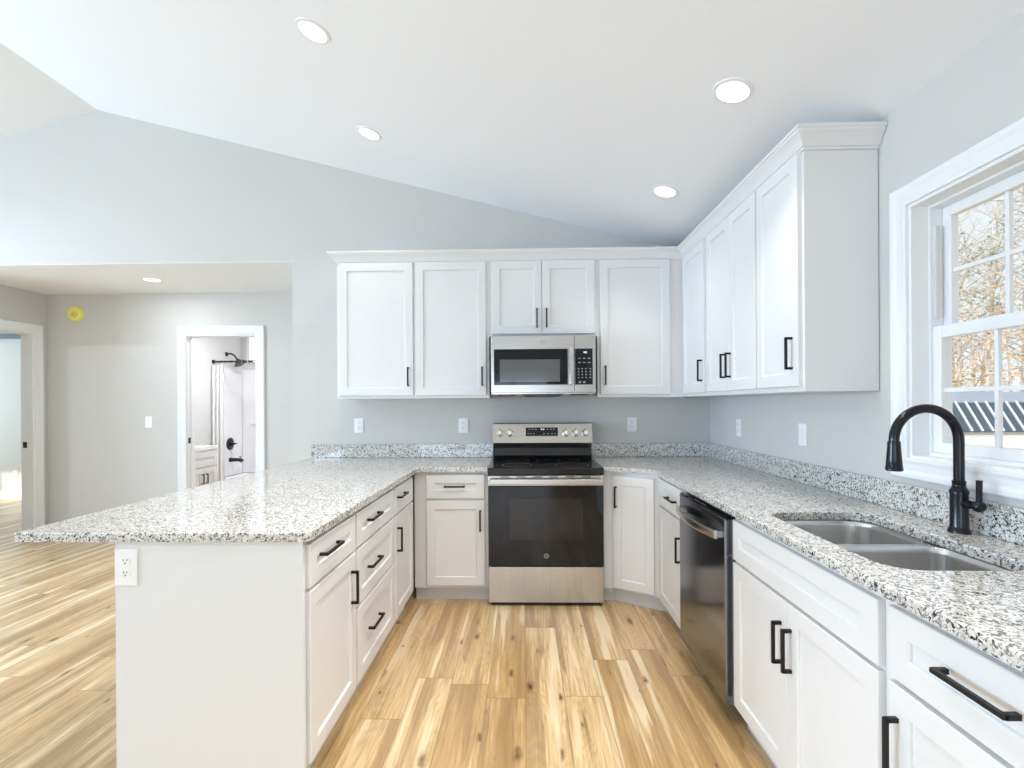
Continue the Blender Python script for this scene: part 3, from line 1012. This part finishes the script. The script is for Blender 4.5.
for (x_, y_, r_) in ((-0.19, 0.15, 0.105), (0.19, 0.15, 0.115), (-0.19, 0.42, 0.08), (0.19, 0.42, 0.08), (0.0, 0.45, 0.05)):
    ll = []
    for k in range(40):
        a = 2 * math.pi * k / 40
        ll.append([(x_ + (r_ + q) * math.cos(a), y_ + (r_ + q) * math.sin(a), 0.9212 + h) for q, h in ((-0.0015, 0), (-0.0015, 0.0003), (0.0015, 0.0003), (0.0015, 0))])
    ll.append(ll[0]); loft(b, ll)
obj('burner_rings', b, 'ring', ck)
# backguard: black riser leaning back, then the steel control panel
b = BM()
prof2 = [(0.525, 0.915), (0.505, 0.95), (0.52, 1.005), (0.515, 1.04), (0.66, 1.04), (0.66, 0.915)]
loft(b, [[(-HW + 0.006, y_, z_) for y_, z_ in prof2], [(HW - 0.006, y_, z_) for y_, z_ in prof2]], True, True, True)
obj('backguard_riser', b, 'cooktop', t)
b = BM()
prof2 = [(0.512, 1.040), (0.508, 1.046), (0.545, 1.190), (0.552, 1.196), (0.66, 1.196), (0.66, 1.040)]
loft(b, [[(-HW, y_, z_) for y_, z_ in prof2], [(HW, y_, z_) for y_, z_ in prof2]], True, True, True)
cp = obj('control_panel', b, 'steel', t)
kn = Vector((0, -0.144, 0.037)).normalized()
kn = Vector((0, -0.9686, 0.2487))
def pface(z):
    return 0.508 + (z - 1.046) * (0.037 / 0.144)
for kx in (-0.328, -0.252, 0.181, 0.257, 0.331):
    zz = 1.118
    b = BM()
    lathe(b, [(0.0, 0.0), (0.028, 0.0), (0.028, 0.003), (0.0235, 0.005), (0.0225, 0.03), (0.019, 0.034), (0.0, 0.034)], (kx, pface(zz), zz), kn, 24)
    box(b, kx - 0.004, kx + 0.004, pface(zz) - 0.043, pface(zz) - 0.02, zz - 0.016, zz + 0.028, 0.0015)
    k = obj('knob', b, 'chrome', t, smooth=True)
    b = BM(); box(b, kx - 0.002, kx + 0.002, pface(zz) - 0.008, pface(zz) + 0.002, zz + 0.033, zz + 0.038); obj('pointer_mark', b, 'slot', k)
b = BM()
za, zb = 1.098, 1.162
loft(b, [[(-0.128, pface(z_) + d_, z_) for z_, d_ in ((za, -0.002), (zb, -0.002), (zb, 0.004), (za, 0.004))], [(0.12, pface(z_) + d_, z_) for z_, d_ in ((za, -0.002), (zb, -0.002), (zb, 0.004), (za, 0.004))]], True, True, True)
dp = obj('display_panel', b, 'glassblack', t)
def text(body, size, parent, loc, m, name, tilt=0.0):
    cu = bpy.data.curves.new(name, 'FONT')
    cu.body = body; cu.size = size; cu.align_x = 'CENTER'; cu.align_y = 'CENTER'; cu.extrude = 0.0002
    tmp = bpy.data.objects.new(name, cu)
    COL.objects.link(tmp)
    dg = bpy.context.evaluated_depsgraph_get()
    me = bpy.data.meshes.new_from_object(tmp.evaluated_get(dg))
    bpy.data.objects.remove(tmp)
    o = bpy.data.objects.new(name, me)
    COL.objects.link(o)
    me.materials.clear(); me.materials.append(M[m])
    o.parent = parent; o.location = loc; o.rotation_euler = (R90 - tilt, 0, 0)
    return o
b = BM()
for (x_, w_) in ((-0.006, 0.012), (0.010, 0.008)):
    box(b, x_ - w_ / 2, x_ + w_ / 2, pface(1.148) - 0.0032, pface(1.148) - 0.0018, 1.142, 1.154)
obj('clock_digits', b, 'display', dp)
for (z_, xs) in ((1.148, (-0.10, -0.075, -0.05, 0.04, 0.065, 0.09)), (1.115, (-0.11, -0.09, -0.065, 0.012, 0.045, 0.075, 0.10))):
    for x_ in xs:
        obj('touch_key', box(BM(), x_ - 0.006, x_ + 0.006, pface(z_) - 0.0031, pface(z_) - 0.0018, z_ - 0.003, z_ + 0.003), 'legend', dp)

# ------------------------------------------------------------------ microwave
t = thing('microwave', 'stainless steel over-the-range microwave hung under the short wall cabinet', 'microwave', (0.139, 3.51, 1.413))
MW, MH = 0.375, 0.424
b = BM(); box(b, -MW, MW, 0.035, 0.436, 0.0, MH, 0.003); obj('body', b, 'steel', t)
b = BM(); box(b, -MW, 0.222, 0.0, 0.034, 0.012, MH - 0.004, 0.003); dr = obj('door', b, 'steel', t)
b = BM(); box(b, -MW + 0.022, 0.176, -0.003, 0.004, 0.068, 0.325, 0.002); gl = obj('door_glass', b, 'glassblack', dr)
b = BM(); box(b, -MW + 0.064, 0.118, -0.0042, -0.002, 0.090, 0.250); obj('window', b, 'mwwin', dr)
b = BM(); box(b, 0.182, 0.212, -0.046, -0.024, 0.066, 0.330, 0.006)
for zz in (0.09, 0.306):
    box(b, 0.188, 0.206, -0.028, 0.0, zz - 0.012, zz + 0.012)
obj('handle', b, 'chrome', dr)
emblem(dr, -0.0, -0.0005, 0.373, 0.014, 'legend')
b = BM(); box(b, 0.2245, MW, 0.0, 0.034, 0.012, MH - 0.004, 0.003); pn = obj('control_panel', b, 'steel', t)
b = BM(); box(b, 0.228, MW - 0.022, -0.003, 0.004, 0.068, 0.325, 0.002); gp = obj('keypad_glass', b, 'glassblack', pn)
b = BM(); box(b, 0.288, 0.312, -0.0042, -0.0025, 0.292, 0.304); obj('display', b, 'display', pn)
for r_ in range(4):
    for c_ in range(4):
        x_ = 0.252 + c_ * 0.026 + (0.006 if c_ == 3 else 0); z_ = 0.118 + r_ * 0.021
        obj('keypad_key', box(BM(), x_ - 0.005, x_ + 0.005, -0.0042, -0.0025, z_ - 0.004, z_ + 0.004), 'legend', pn)
for c_ in range(3):
    x_ = 0.258 + c_ * 0.034
    for z_ in (0.225, 0.255):
        obj('keypad_key', box(BM(), x_ - 0.009, x_ + 0.009, -0.0042, -0.0025, z_ - 0.003, z_ + 0.003), 'legend', pn)
for x_ in (0.26, 0.292):
    obj('keypad_key', box(BM(), x_ - 0.008, x_ + 0.008, -0.0042, -0.0025, 0.078, 0.092), 'legend', pn)
b = BM()
prof2 = [(-0.165, 0.001), (0.155, 0.001), (0.11, -0.016), (-0.12, -0.016)]
loft(b, [[(x_, 0.012, z_) for x_, z_ in prof2], [(x_, 0.30, z_) for x_, z_ in prof2]], True, True, True)
box(b, -0.33, -0.20, 0.05, 0.30, -0.006, 0.001); box(b, 0.20, 0.33, 0.05, 0.30, -0.006, 0.001)
obj('grease_filter', b, 'blackplastic', t)

# ------------------------------------------------------------------ dishwasher
t = thing('dishwasher', 'dark stainless dishwasher with a curved bar handle between sink base and corner cabinets', 'dishwasher', (0.872, 2.655, 0), -R90)
DW = 0.598
b = BM(); box(b, 0.004, DW - 0.004, 0.0, 0.58, 0.09, 0.872); obj('body', b, 'blackplastic', t)
b = BM(); box(b, 0.01, DW - 0.01, 0.05, 0.55, 0.0, 0.09); obj('toe_kick', b, 'slot', t)
b = BM(); box(b, 0.003, DW - 0.003, -0.041, -0.001, 0.085, 0.858, 0.003); dr = obj('door', b, 'dwsteel', t)
b = BM(); box(b, 0.006, DW - 0.006, -0.038, -0.002, 0.8585, 0.866, 0.001); cp = obj('control_strip', b, 'glassblack', t)
for i in range(5):
    obj('touch_key', box(BM(), 0.20 + i * 0.03, 0.215 + i * 0.03, -0.03, -0.02, 0.8655, 0.8665), 'legend', cp)
b = BM()
n = 24
loops = []
for i in range(n + 1):
    u = i / n
    x_ = 0.04 + (DW - 0.08) * u
    bow = 0.030 * (1 - (2 * u - 1) ** 2)
    yo = -0.041 - 0.026 - bow
    loops.append([(x_, yo, 0.768), (x_, yo - 0.004, 0.774), (x_, yo - 0.004, 0.798), (x_, yo, 0.803), (x_, yo + 0.010, 0.803), (x_, yo + 0.010, 0.768)])
loft(b, loops, True, True, True)
for x_ in (0.046, DW - 0.046 - 0.02):
    box(b, x_, x_ + 0.02, -0.064, -0.041, 0.772, 0.799)
obj('handle', b, 'steel', dr, smooth=True)

# ------------------------------------------------------------------ outlets and switches
def outlet(label, loc, rz, kind='outlet', w=0.074, h=0.118, group=None):
    t = thing('light_switch' if kind == 'switch' else 'wall_outlet', label, 'switch' if kind == 'switch' else 'outlet', loc, rz, group)
    b = BM(); box(b, -w / 2, w / 2, -0.006, -0.0005, -h / 2, h / 2, 0.002); obj('cover_plate', b, 'plastic', t)
    if kind == 'switch':
        b = BM()
        loft(b, [[(-0.016, -0.006, -0.033), (0.016, -0.006, -0.033), (0.016, -0.006, 0.033), (-0.016, -0.006, 0.033)],
                 [(-0.016, -0.007, -0.033), (0.016, -0.007, -0.033), (0.016, -0.011, 0.033), (-0.016, -0.011, 0.033)]], True, True, True)
        obj('rocker', b, 'plastic', t)
    else:
        for s in (-1, 1):
            cz_ = s * 0.0205
            b = BM()
            pts = [(max(-0.0165, min(0.0165, 0.0185 * math.cos(a))), 0.0145 * math.sin(a)) for a in [2 * math.pi * k / 20 for k in range(20)]]
            loft(b, [[(x, -0.006, cz_ + z) for x, z in pts], [(x, -0.0085, cz_ + z) for x, z in pts]], True, True, True)
            rc = obj('receptacle', b, 'plastic', t)
            b = BM()
            box(b, -0.0072, -0.0052, -0.0089, -0.008, cz_ + 0.0, cz_ + 0.0085); box(b, 0.0052, 0.0072, -0.0089, -0.008, cz_ + 0.001, cz_ + 0.0075)
            lathe(b, [(0.0, 0), (0.0026, 0), (0.0026, 0.0009), (0, 0.0009)], (0, -0.008, cz_ - 0.0065), (0, -1, 0), 10)
            obj('slots', b, 'slot', rc)
        b = BM(); lathe(b, [(0, 0), (0.003, 0), (0.0025, 0.001), (0, 0.001)], (0, -0.006, 0), (0, -1, 0), 10); obj('screw', b, 'plastic', t)
    return t
outlet('white wall outlet under the leftmost wall cabinet', (-1.341, YB, 1.178), 0)
outlet('white outlet plate on the back wall just left of the range', (-0.49, YB, 1.174), 0, w=0.078)
outlet('white wall outlet on the back wall right of the range', (0.864, YB, 1.175), 0)
outlet('white outlet on the window wall, nearer the corner', (XR, 3.422, 1.171), -R90)
outlet('white switch plate on the window wall under the cabinet nearest the window', (XR, 2.646, 1.173), -R90, 'switch')
outlet('white outlet high on the end panel of the peninsula', (-1.352, 1.633, 0.800), 0, w=0.078, h=0.126)
outlet('white light switch on the hall wall left of the bathroom doorway', (-3.898, YH, 1.181), 0, 'switch')
outlet('white outlet low on the bedroom wall seen through the doorway', (-7.43, YBD, 0.37), 0)

# ------------------------------------------------------------------ ceiling lights
def recessed(label, loc, nrm, watts=8.0, spread=100, col=LAMP_COL):
    t = thing('recessed_light', label, 'ceiling light', loc)
    t.rotation_euler = Vector((0, 0, -1)).rotation_difference(Vector(nrm)).to_euler()
    b = BM()
    lathe(b, [(0.064, 0.0), (0.066, -0.006), (0.080, -0.004), (0.083, 0.0)], cap=False, seg=36); obj('trim_ring', b, 'trim', t, smooth=True)
    b = BM(); lathe(b, [(0.0, -0.0015), (0.0655, -0.0045), (0.0655, -0.001), (0, -0.001)], seg=36); obj('lens', b, 'lens', t, smooth=True)
    l = bpy.data.lights.new('lamp_glow', 'AREA')
    l.shape = 'DISK'; l.size = 0.12; l.energy = watts; l.color = col; l.spread = math.radians(spread)
    o = bpy.data.objects.new('lamp_glow', l); COL.objects.link(o)
    o.parent = t; o.location = (0, 0, -0.012)
    return t
SN = Vector((-SL, 0, -1)).normalized()
for x_, y_, lab in ((-1.005, 2.336, 'round recessed light nearest the ridge, above the peninsula, toward the camera'),
                    (-1.018, 3.231, 'round recessed light above the left end of the back wall cabinets'),
                    (0.89, 2.091, 'round recessed light closest to the window side, above the sink aisle'),
                    (0.884, 3.067, 'round recessed light in front of the corner wall cabinets')):
    recessed(lab, (x_, y_, cz(x_) - 0.0005), SN, 2.2 if y_ > 2.6 else (4.5 if x_ > 0 else 5.0))
recessed('round recessed light in the low hall ceiling', (-3.44, 4.46, ZH - 0.0005), (0, 0, -1), 5.0, 178, (0.90, 0.96, 1.0))
SNL = Vector((SL, 0, -1)).normalized()  # fill lamps added over the living area, out of view
for x_, y_, lab in ((-5.3, 2.4, 'added unseen recessed light over the living area, nearest the hall opening'),
                    (-5.3, -0.6, 'added unseen recessed light over the living area, beside the side windows'),
                    ):
    recessed(lab, (x_, y_, cz(x_) - 0.0005), SNL, 34.0, 150, (0.72, 0.86, 1.0))
for x_, y_, lab in ((-0.1, 1.75, 'added unseen recessed light above the middle of the kitchen aisle'),
                    (0.70, 1.12, 'added unseen recessed light above the aisle beside the sink'),
                    (0.60, 0.15, 'added unseen recessed light over the open floor past the end of the sink run')):
    recessed(lab, (x_, y_, cz(x_) - 0.0005), SN, 11.0 if x_ < 0 else (6.0 if y_ > 0.5 else 4.0), 105)  # out-of-view lamps added to brighten the aisle floor and base fronts

# ------------------------------------------------------------------ yellow covered alarm in the hall
t = thing('smoke_alarm', 'round yellow plastic cover over an alarm high on the hall wall', 'smoke alarm', (-4.657, YH, 2.31))
b = BM(); lathe(b, [(0, 0), (0.078, 0), (0.078, 0.02), (0.072, 0.035), (0.05, 0.043), (0, 0.045)], (0, 0, 0), (0, -1, 0), 32); obj('cover', b, 'yellow', t, smooth=True)
b = BM(); lathe(b, [(0.0, 0.044), (0.034, 0.044), (0.034, 0.049), (0.028, 0.052), (0.012, 0.052), (0.010, 0.046), (0, 0.046)], (0.012, 0, -0.012), (0, -1, 0), 24); obj('vent_cap', b, 'yellow2', t, smooth=True)

# ------------------------------------------------------------------ bathroom
t = thing('bath_vanity', 'small white vanity cabinet with white top inside the bathroom', 'vanity', (-3.60, 5.135, 0), R90)
# local x runs +Y (away), local -y faces +X
b = BM(); box(b, 0, 0.50, 0.0, 0.44, 0.09, 0.845); obj('carcass', b, 'cab', t)
b = BM(); box(b, -0.01, 0.515, -0.02, 0.445, 0.846, 0.885, 0.006); obj('vanity_top', b, 'tub', t)
b = BM(); box(b, -0.0, 0.50, 0.05, 0.44, 0.0, 0.09); obj('toe_kick', b, 'toe', t)
front(t, 'false_drawer', 0.01, 0.49, 0.665, 0.825)
front(t, 'door', 0.01, 0.2485, 0.11, 0.65, (0.215, 0.53, 'v', 0.11))
front(t, 'door', 0.2515, 0.49, 0.11, 0.65, (0.285, 0.53, 'v', 0.11))

YT = 6.26
t = thing('bathtub', 'white bathtub with smooth surround panels at the back of the bathroom', 'bathtub', (-3.2, 6.6, 0))
b = BM()
x0, x1, y0, y1 = XBL + 0.004 + 3.2, -2.304 + 3.2, YT - 6.6, YBB - 0.004 - 6.6
def tl(i, z, r):
    return [(x, y, z) for x, y in rrect(x0 + i, x1 - i, y0 + i, y1 - i, r, 6)]
loft(b, [tl(0, 0, 0.01), tl(0, 0.37, 0.01), tl(0.004, 0.385, 0.012), tl(0.065, 0.388, 0.08), tl(0.08, 0.37, 0.09), tl(0.13, 0.12, 0.10), tl(0.18, 0.09, 0.08)], True, True, True)
obj('tub', b, 'tub', t, smooth=True)
b = BM()
box(b, x0 + 0.001, x0 + 0.02, y0, y1 - 0.02, 0.39, 1.86, 0.003); box(b, x0 + 0.02, x1 - 0.02, y1 - 0.02, y1 - 0.001, 0.39, 1.86, 0.003)
box(b, x1 - 0.02, x1 - 0.001, y0, y1 - 0.02, 0.39, 1.86, 0.003)
box(b, x0 + 0.15, x1 - 0.15, y1 - 0.06, y1 - 0.02, 1.08, 1.10, 0.004)
obj('surround', b, 'tub', t)
# shower fittings on the plumbing wall
PX = XBL + 0.024
t = thing('wall_shower', 'dark bronze shower head on a curved arm above the tub', 'shower', (XBL, 6.58, 2.049))
b = BM(); lathe(b, [(0, 0), (0.03, 0), (0.028, 0.008), (0.012, 0.012), (0, 0.012)], (0, 0, 0), (1, 0, 0), 20); obj('flange', b, 'bronze', t, smooth=True)
b = BM(); tube(b, [(0.005, 0, 0), (0.06, 0, 0.005), (0.11, 0, -0.02), (0.15, 0, -0.075)], 0.011, 10); obj('arm', b, 'bronze', t, smooth=True)
b = BM(); lathe(b, [(0, -0.02), (0.016, -0.02), (0.03, 0.01), (0.075, 0.045), (0.078, 0.06), (0, 0.062)], (0.16, 0, -0.085), (0.55, 0, -0.83), 22); obj('spray_face', b, 'bronze', t, smooth=True)
t = thing('shower_valve', 'dark bronze round shower valve with pointed lever on the tub wall', 'faucet', (PX + 0.001, 6.61, 0.822))
b = BM(); lathe(b, [(0, 0), (0.085, 0), (0.083, 0.008), (0.05, 0.016), (0.03, 0.02), (0, 0.02)], (0, 0, 0), (1, 0, 0), 28); obj('escutcheon', b, 'bronze', t, smooth=True)
b = BM(); lathe(b, [(0, 0.018), (0.032, 0.018), (0.024, 0.05), (0.012, 0.085), (0.004, 0.13), (0, 0.132)], (0, 0, 0), (1, -0.35, 0.05), 18); obj('lever', b, 'bronze', t, smooth=True)
t = thing('tub_spout', 'dark bronze tub spout below the round shower valve', 'faucet', (PX + 0.001, 6.61, 0.605))
b = BM(); tube(b, [(0, 0, 0), (0.03, 0, 0), (0.11, 0, 0), (0.15, 0, -0.004), (0.17, 0, -0.022)], [0.034, 0.026, 0.024, 0.026, 0.024], 16); obj('spout', b, 'bronze', t, smooth=True)
b = BM(); lathe(b, [(0, 0), (0.005, 0), (0.005, 0.02), (0.01, 0.024), (0.01, 0.032), (0, 0.034)], (0.14, 0, 0.02), (0, 0, 1), 12); obj('diverter_knob', b, 'bronze', t, smooth=True)
t = thing('shower_curtain_rod', 'dark bronze shower curtain rod across the tub', 'curtain rod', (-3.2, YT + 0.03, 1.92))
b = BM(); tube(b, [(XBL + 3.2 + 0.001, 0, 0), (-2.301 + 3.2, 0, 0)], 0.0135, 14); obj('rod', b, 'bronze', t, smooth=True)
for s, xx in ((1, XBL + 3.2 + 0.001), (-1, -2.301 + 3.2)):
    b = BM(); lathe(b, [(0, 0), (0.026, 0), (0.024, 0.012), (0.016, 0.03), (0, 0.03)], (xx, 0, 0), (s, 0, 0), 18); obj('end_cap', b, 'bronze', t, smooth=True)
ring_x_ = [-4.00, -3.96, -3.90, -3.84, -3.76, -3.66, -3.58, -3.50]
rm = None
for xx in ring_x_:
    if rm is None:
        b = BM()
        tube(b, [(0, 0.024 * math.cos(a), 0.024 * math.sin(a)) for a in [2 * math.pi * k / 18 for k in range(19)]], 0.0025, 6, False)
        rm = obj('curtain_ring', b, 'chrome', smooth=True)
        r0 = rm
    else:
        r0 = rm.copy(); COL.objects.link(r0)
    r0.location = (xx, YT + 0.03, 1.909)
    tag(r0, 'small metal curtain ring hanging on the shower curtain rod', 'curtain ring', 'curtain rings on the shower rod')
b = BM()
NW = 40
loops = []
for zz, amp in ((0.30, 0.022), (0.9, 0.02), (1.5, 0.018), (1.875, 0.012)):
    lo = []
    for i in range(NW + 1):
        u = i / NW
        lo.append((-4.046 + 0.17 * u, YT - 0.01 + amp * math.sin(u * 2 * math.pi * 3.5) - 0.01, zz))
    loops.append(lo)
loft(b, loops, False)
cur = obj('shower_curtain', b, 'curtain', smooth=True)
sm = cur.modifiers.new('thickness', 'SOLIDIFY'); sm.thickness = 0.002
tag(cur, 'white shower curtain bunched at the left end of the rod', 'curtain')
# small window high over the tub; its pane glows to stand for daylight
e = sempty('window_7')
b = BM(); box(b, -3.965, -3.925, YBB - 0.02, YBB - 0.001, 1.95, 2.46); box(b, -3.40, -3.36, YBB - 0.02, YBB - 0.001, 1.95, 2.46); box(b, -3.925, -3.40, YBB - 0.02, YBB - 0.001, 1.95, 1.99); box(b, -3.925, -3.40, YBB - 0.02, YBB - 0.001, 2.42, 2.46)
obj('window_frame', b, 'trim', e)
b = BM(); box(b, -3.925, -3.40, YBB - 0.006, YBB - 0.001, 1.99, 2.42); obj('frosted_pane', b, emit('glowing_frosted_pane', (0.90, 0.96, 1.0), 1.1), e)
t = thing('bath_fill_light', 'added unseen white dome light on the bathroom ceiling', 'ceiling light', (-3.1, 5.75, ZH - 0.0005))  # unseen lamp added to brighten the bathroom
b = BM(); lathe(b, [(0, 0), (0.14, 0), (0.13, -0.03), (0.08, -0.06), (0, -0.07)], seg=28); obj('dome', b, 'lens', t, smooth=True)
l = bpy.data.lights.new('lamp_glow', 'AREA'); l.shape = 'DISK'; l.size = 0.25; l.energy = 25; l.color = (0.97, 0.98, 1.0)
o = bpy.data.objects.new('lamp_glow', l); COL.objects.link(o); o.parent = t; o.location = (0, 0, -0.09)

# ------------------------------------------------------------------ outside the kitchen window
b = BM(); box(b, XR + 0.17, 90, -30, 90, -1.35, -1.2); struct('ground', b, 'ground')
t = thing('garden_shed', 'shed with white siding and a dark ribbed roof outside the window', 'shed', (11.2, 12.0, -1.2), 0.0)
Z = lambda z: z + 1.2
b = BM()
box(b, -2.6, 6.4, 0.10, 3.2, 0, Z(0.66)); obj('wall', b, 'siding', t)
b = BM()
for k in range(12):
    box(b, -2.62, 6.42, 0.085, 0.10, Z(-1.1 + k * 0.145), Z(-1.1 + k * 0.145) + 0.012)
obj('siding_laps', b, 'graytrack', t)
b = BM()
roof = [(-0.05, 0.63), (0.42, 1.33), (0.42, 1.29), (0.0, 0.60)]
loft(b, [[(-2.8, y_, Z(z_)) for y_, z_ in roof], [(6.6, y_, Z(z_)) for y_, z_ in roof]], True, True, True)
rf = obj('lower_roof', b, 'shedroof', t)
b = BM()
k = -2.75
while k < 6.5:
    pr = [(-0.06, 0.635), (0.41, 1.335), (0.44, 1.315), (-0.03, 0.615)]
    loft(b, [[(k, y_ - 0.02, Z(z_) + 0.012) for y_, z_ in pr], [(k + 0.034, y_ - 0.02, Z(z_) + 0.012) for y_, z_ in pr]], True, True, True)
    k += 0.245
obj('roof_ribs', b, 'shedrib', rf)
b = BM()
roof = [(0.38, 1.32), (1.7, 1.60), (3.1, 1.32), (3.3, 0.63), (3.2, 0.6), (3.0, 1.27), (1.7, 1.55), (0.42, 1.27)]
loft(b, [[(-2.8, y_, Z(z_)) for y_, z_ in roof], [(6.6, y_, Z(z_)) for y_, z_ in roof]], True, True, True)
obj('upper_roof', b, 'shedroof2', t)

def tree_mesh(seed, height, r0, levels, nb, first):
    rng = random.Random(seed)
    bm = BM()
    tips = []
    def limb(p, d, L, r, lev):
        n = 5 if lev == 0 else 4
        pts, rad = [p.copy()], [r]
        dd = d.copy()
        for i in range(n):
            dd = (dd + Vector((rng.uniform(-1, 1), rng.uniform(-1, 1), rng.uniform(-0.2, 0.5))) * (0.04 if lev == 0 else 0.16)).normalized()
            pts.append(pts[-1] + dd * (L / n))
            rad.append(r * (1 - 0.82 * (i + 1) / n))
        tube(bm, pts, rad, 7 if lev == 0 else 4, False)
        tips.append(pts[-1])
        if lev >= levels:
            return
        m_ = nb if lev == 0 else nb // 2
        for j in range(m_):
            u = rng.uniform(first if lev == 0 else 0.3, 0.97)
            k_ = u * n
            i = min(int(k_), n - 1)
            q = pts[i].lerp(pts[i + 1], k_ - i)
            a = rng.uniform(0, 2 * math.pi)
            nd = Vector((math.cos(a), math.sin(a), rng.uniform(0.2, 1.0))).normalized()
            limb(q, nd, L * rng.uniform(0.22, 0.42) * (1.15 - 0.5 * u), max(0.006, r * 0.38 * (1.1 - u * 0.6)), lev + 1)
    limb(Vector((0, 0, 0)), Vector((0, 0, 1)), height, r0, 0)
    return bm, tips

def leaf_mesh(seed, tips, n, spread, size):
    rng = random.Random(seed)
    bm = BM()
    for i in range(n):
        p = rng.choice(tips) + Vector((rng.gauss(0, spread), rng.gauss(0, spread), rng.gauss(0, spread * 0.7)))
        q = Matrix.Rotation(rng.uniform(0, 6.28), 3, 'Z') @ Matrix.Rotation(rng.uniform(0, 3.14), 3, 'X')
        s = size * rng.uniform(0.6, 1.4)
        vs = [bm.verts.new(p + q @ Vector(v) * s) for v in ((-1, 0, 0), (-0.2, -0.5, 0.1), (1, 0, 0), (-0.1, 0.5, 0.1))]
        bm.faces.new(vs)
    return bm

rng = random.Random(11)
def place_tree(src, kids, loc, sc, rz, label, cat, group):
    o = src.copy(); COL.objects.link(o)
    o.location = loc; o.scale = (sc, sc, sc); o.rotation_euler = (0, 0, rz)
    tag(o, label, cat, group)
    for k_ in kids:
        c_ = k_.copy(); COL.objects.link(c_); c_.parent = o
    return o
protos = []
for s_ in range(4):
    bm, tips = tree_mesh(20 + s_, 15, 0.17, 2, 20, 0.28)
    protos.append(obj('bare_tree', bm, 'bark' if s_ % 2 else 'bark2', smooth=False, recalc=False))
def band(i, n, y0, y1, w_=0.64):
    Y_ = rng.uniform(y0, y1)
    u = 0.64 + w_ * (i + rng.uniform(0.1, 0.9)) / n
    return (Y_ * u, Y_)
NT_ = 50
for i in range(NT_):
    x_, y_ = band(i, NT_, 21, 44, 1.3)
    sc = rng.uniform(0.8, 1.25); rz = rng.uniform(0, 6.28)
    lab, gp = 'bare leafless tree among the woods behind the shed', 'bare trees in the woods'
    if i < 4:
        o = protos[i]; o.location = (x_, y_, -1.2); o.scale = (sc,) * 3; o.rotation_euler = (0, 0, rz); tag(o, lab, 'tree', gp)
    else:
        place_tree(protos[i % 4], [], (x_, y_, -1.2), sc, rz, lab, 'tree', gp)
# beeches holding dry leaves
first = None
NB_ = 12
for i in range(NB_):
    x_, y_ = band(i, NB_, 15.5, 24)
    sc = rng.uniform(0.75, 1.2); rz = rng.uniform(0, 6.28)
    lab, gp = 'young tree holding dry orange-brown leaves behind the shed', 'brown-leaved trees in the woods'
    if first is None:
        root = thing('beech_tree', lab, 'tree', (x_, y_, -1.2), rz, gp)
        bm, tips = tree_mesh(77, 5.2, 0.07, 2, 16, 0.2)
        k1 = obj('trunk', bm, 'bark2', root, recalc=False)
        k2 = obj('foliage', leaf_mesh(5, tips, 520, 0.22, 0.06), 'brownleaf', root, recalc=False)
        root.scale = (sc,) * 3
        first = (root, [k1, k2])
    else:
        place_tree(first[0], first[1], (x_, y_, -1.2), sc, rz, lab, 'tree', gp)
first = None
for i, (u, y_, sc) in enumerate(((0.868, 30, 1.0), (0.70, 26, 1.0), (1.20, 30, 1.0))):
    lab, gp = 'green pine standing among the bare trees behind the shed', 'pines in the woods'
    if first is None:
        root = thing('pine_tree', lab, 'tree', (u * y_, y_, -1.2), 0.3, gp)
        bm, tips = tree_mesh(99, 12, 0.15, 1, 60, 0.25)
        k1 = obj('trunk', bm, 'bark2', root, recalc=False)
        k2 = obj('foliage', leaf_mesh(9, tips, 2600, 0.30, 0.075), 'greenleaf', root, recalc=False)
        first = (root, [k1, k2])
    else:
        place_tree(first[0], first[1], (u * y_, y_, -1.2), sc, rng.uniform(0, 6), lab, 'tree', gp)
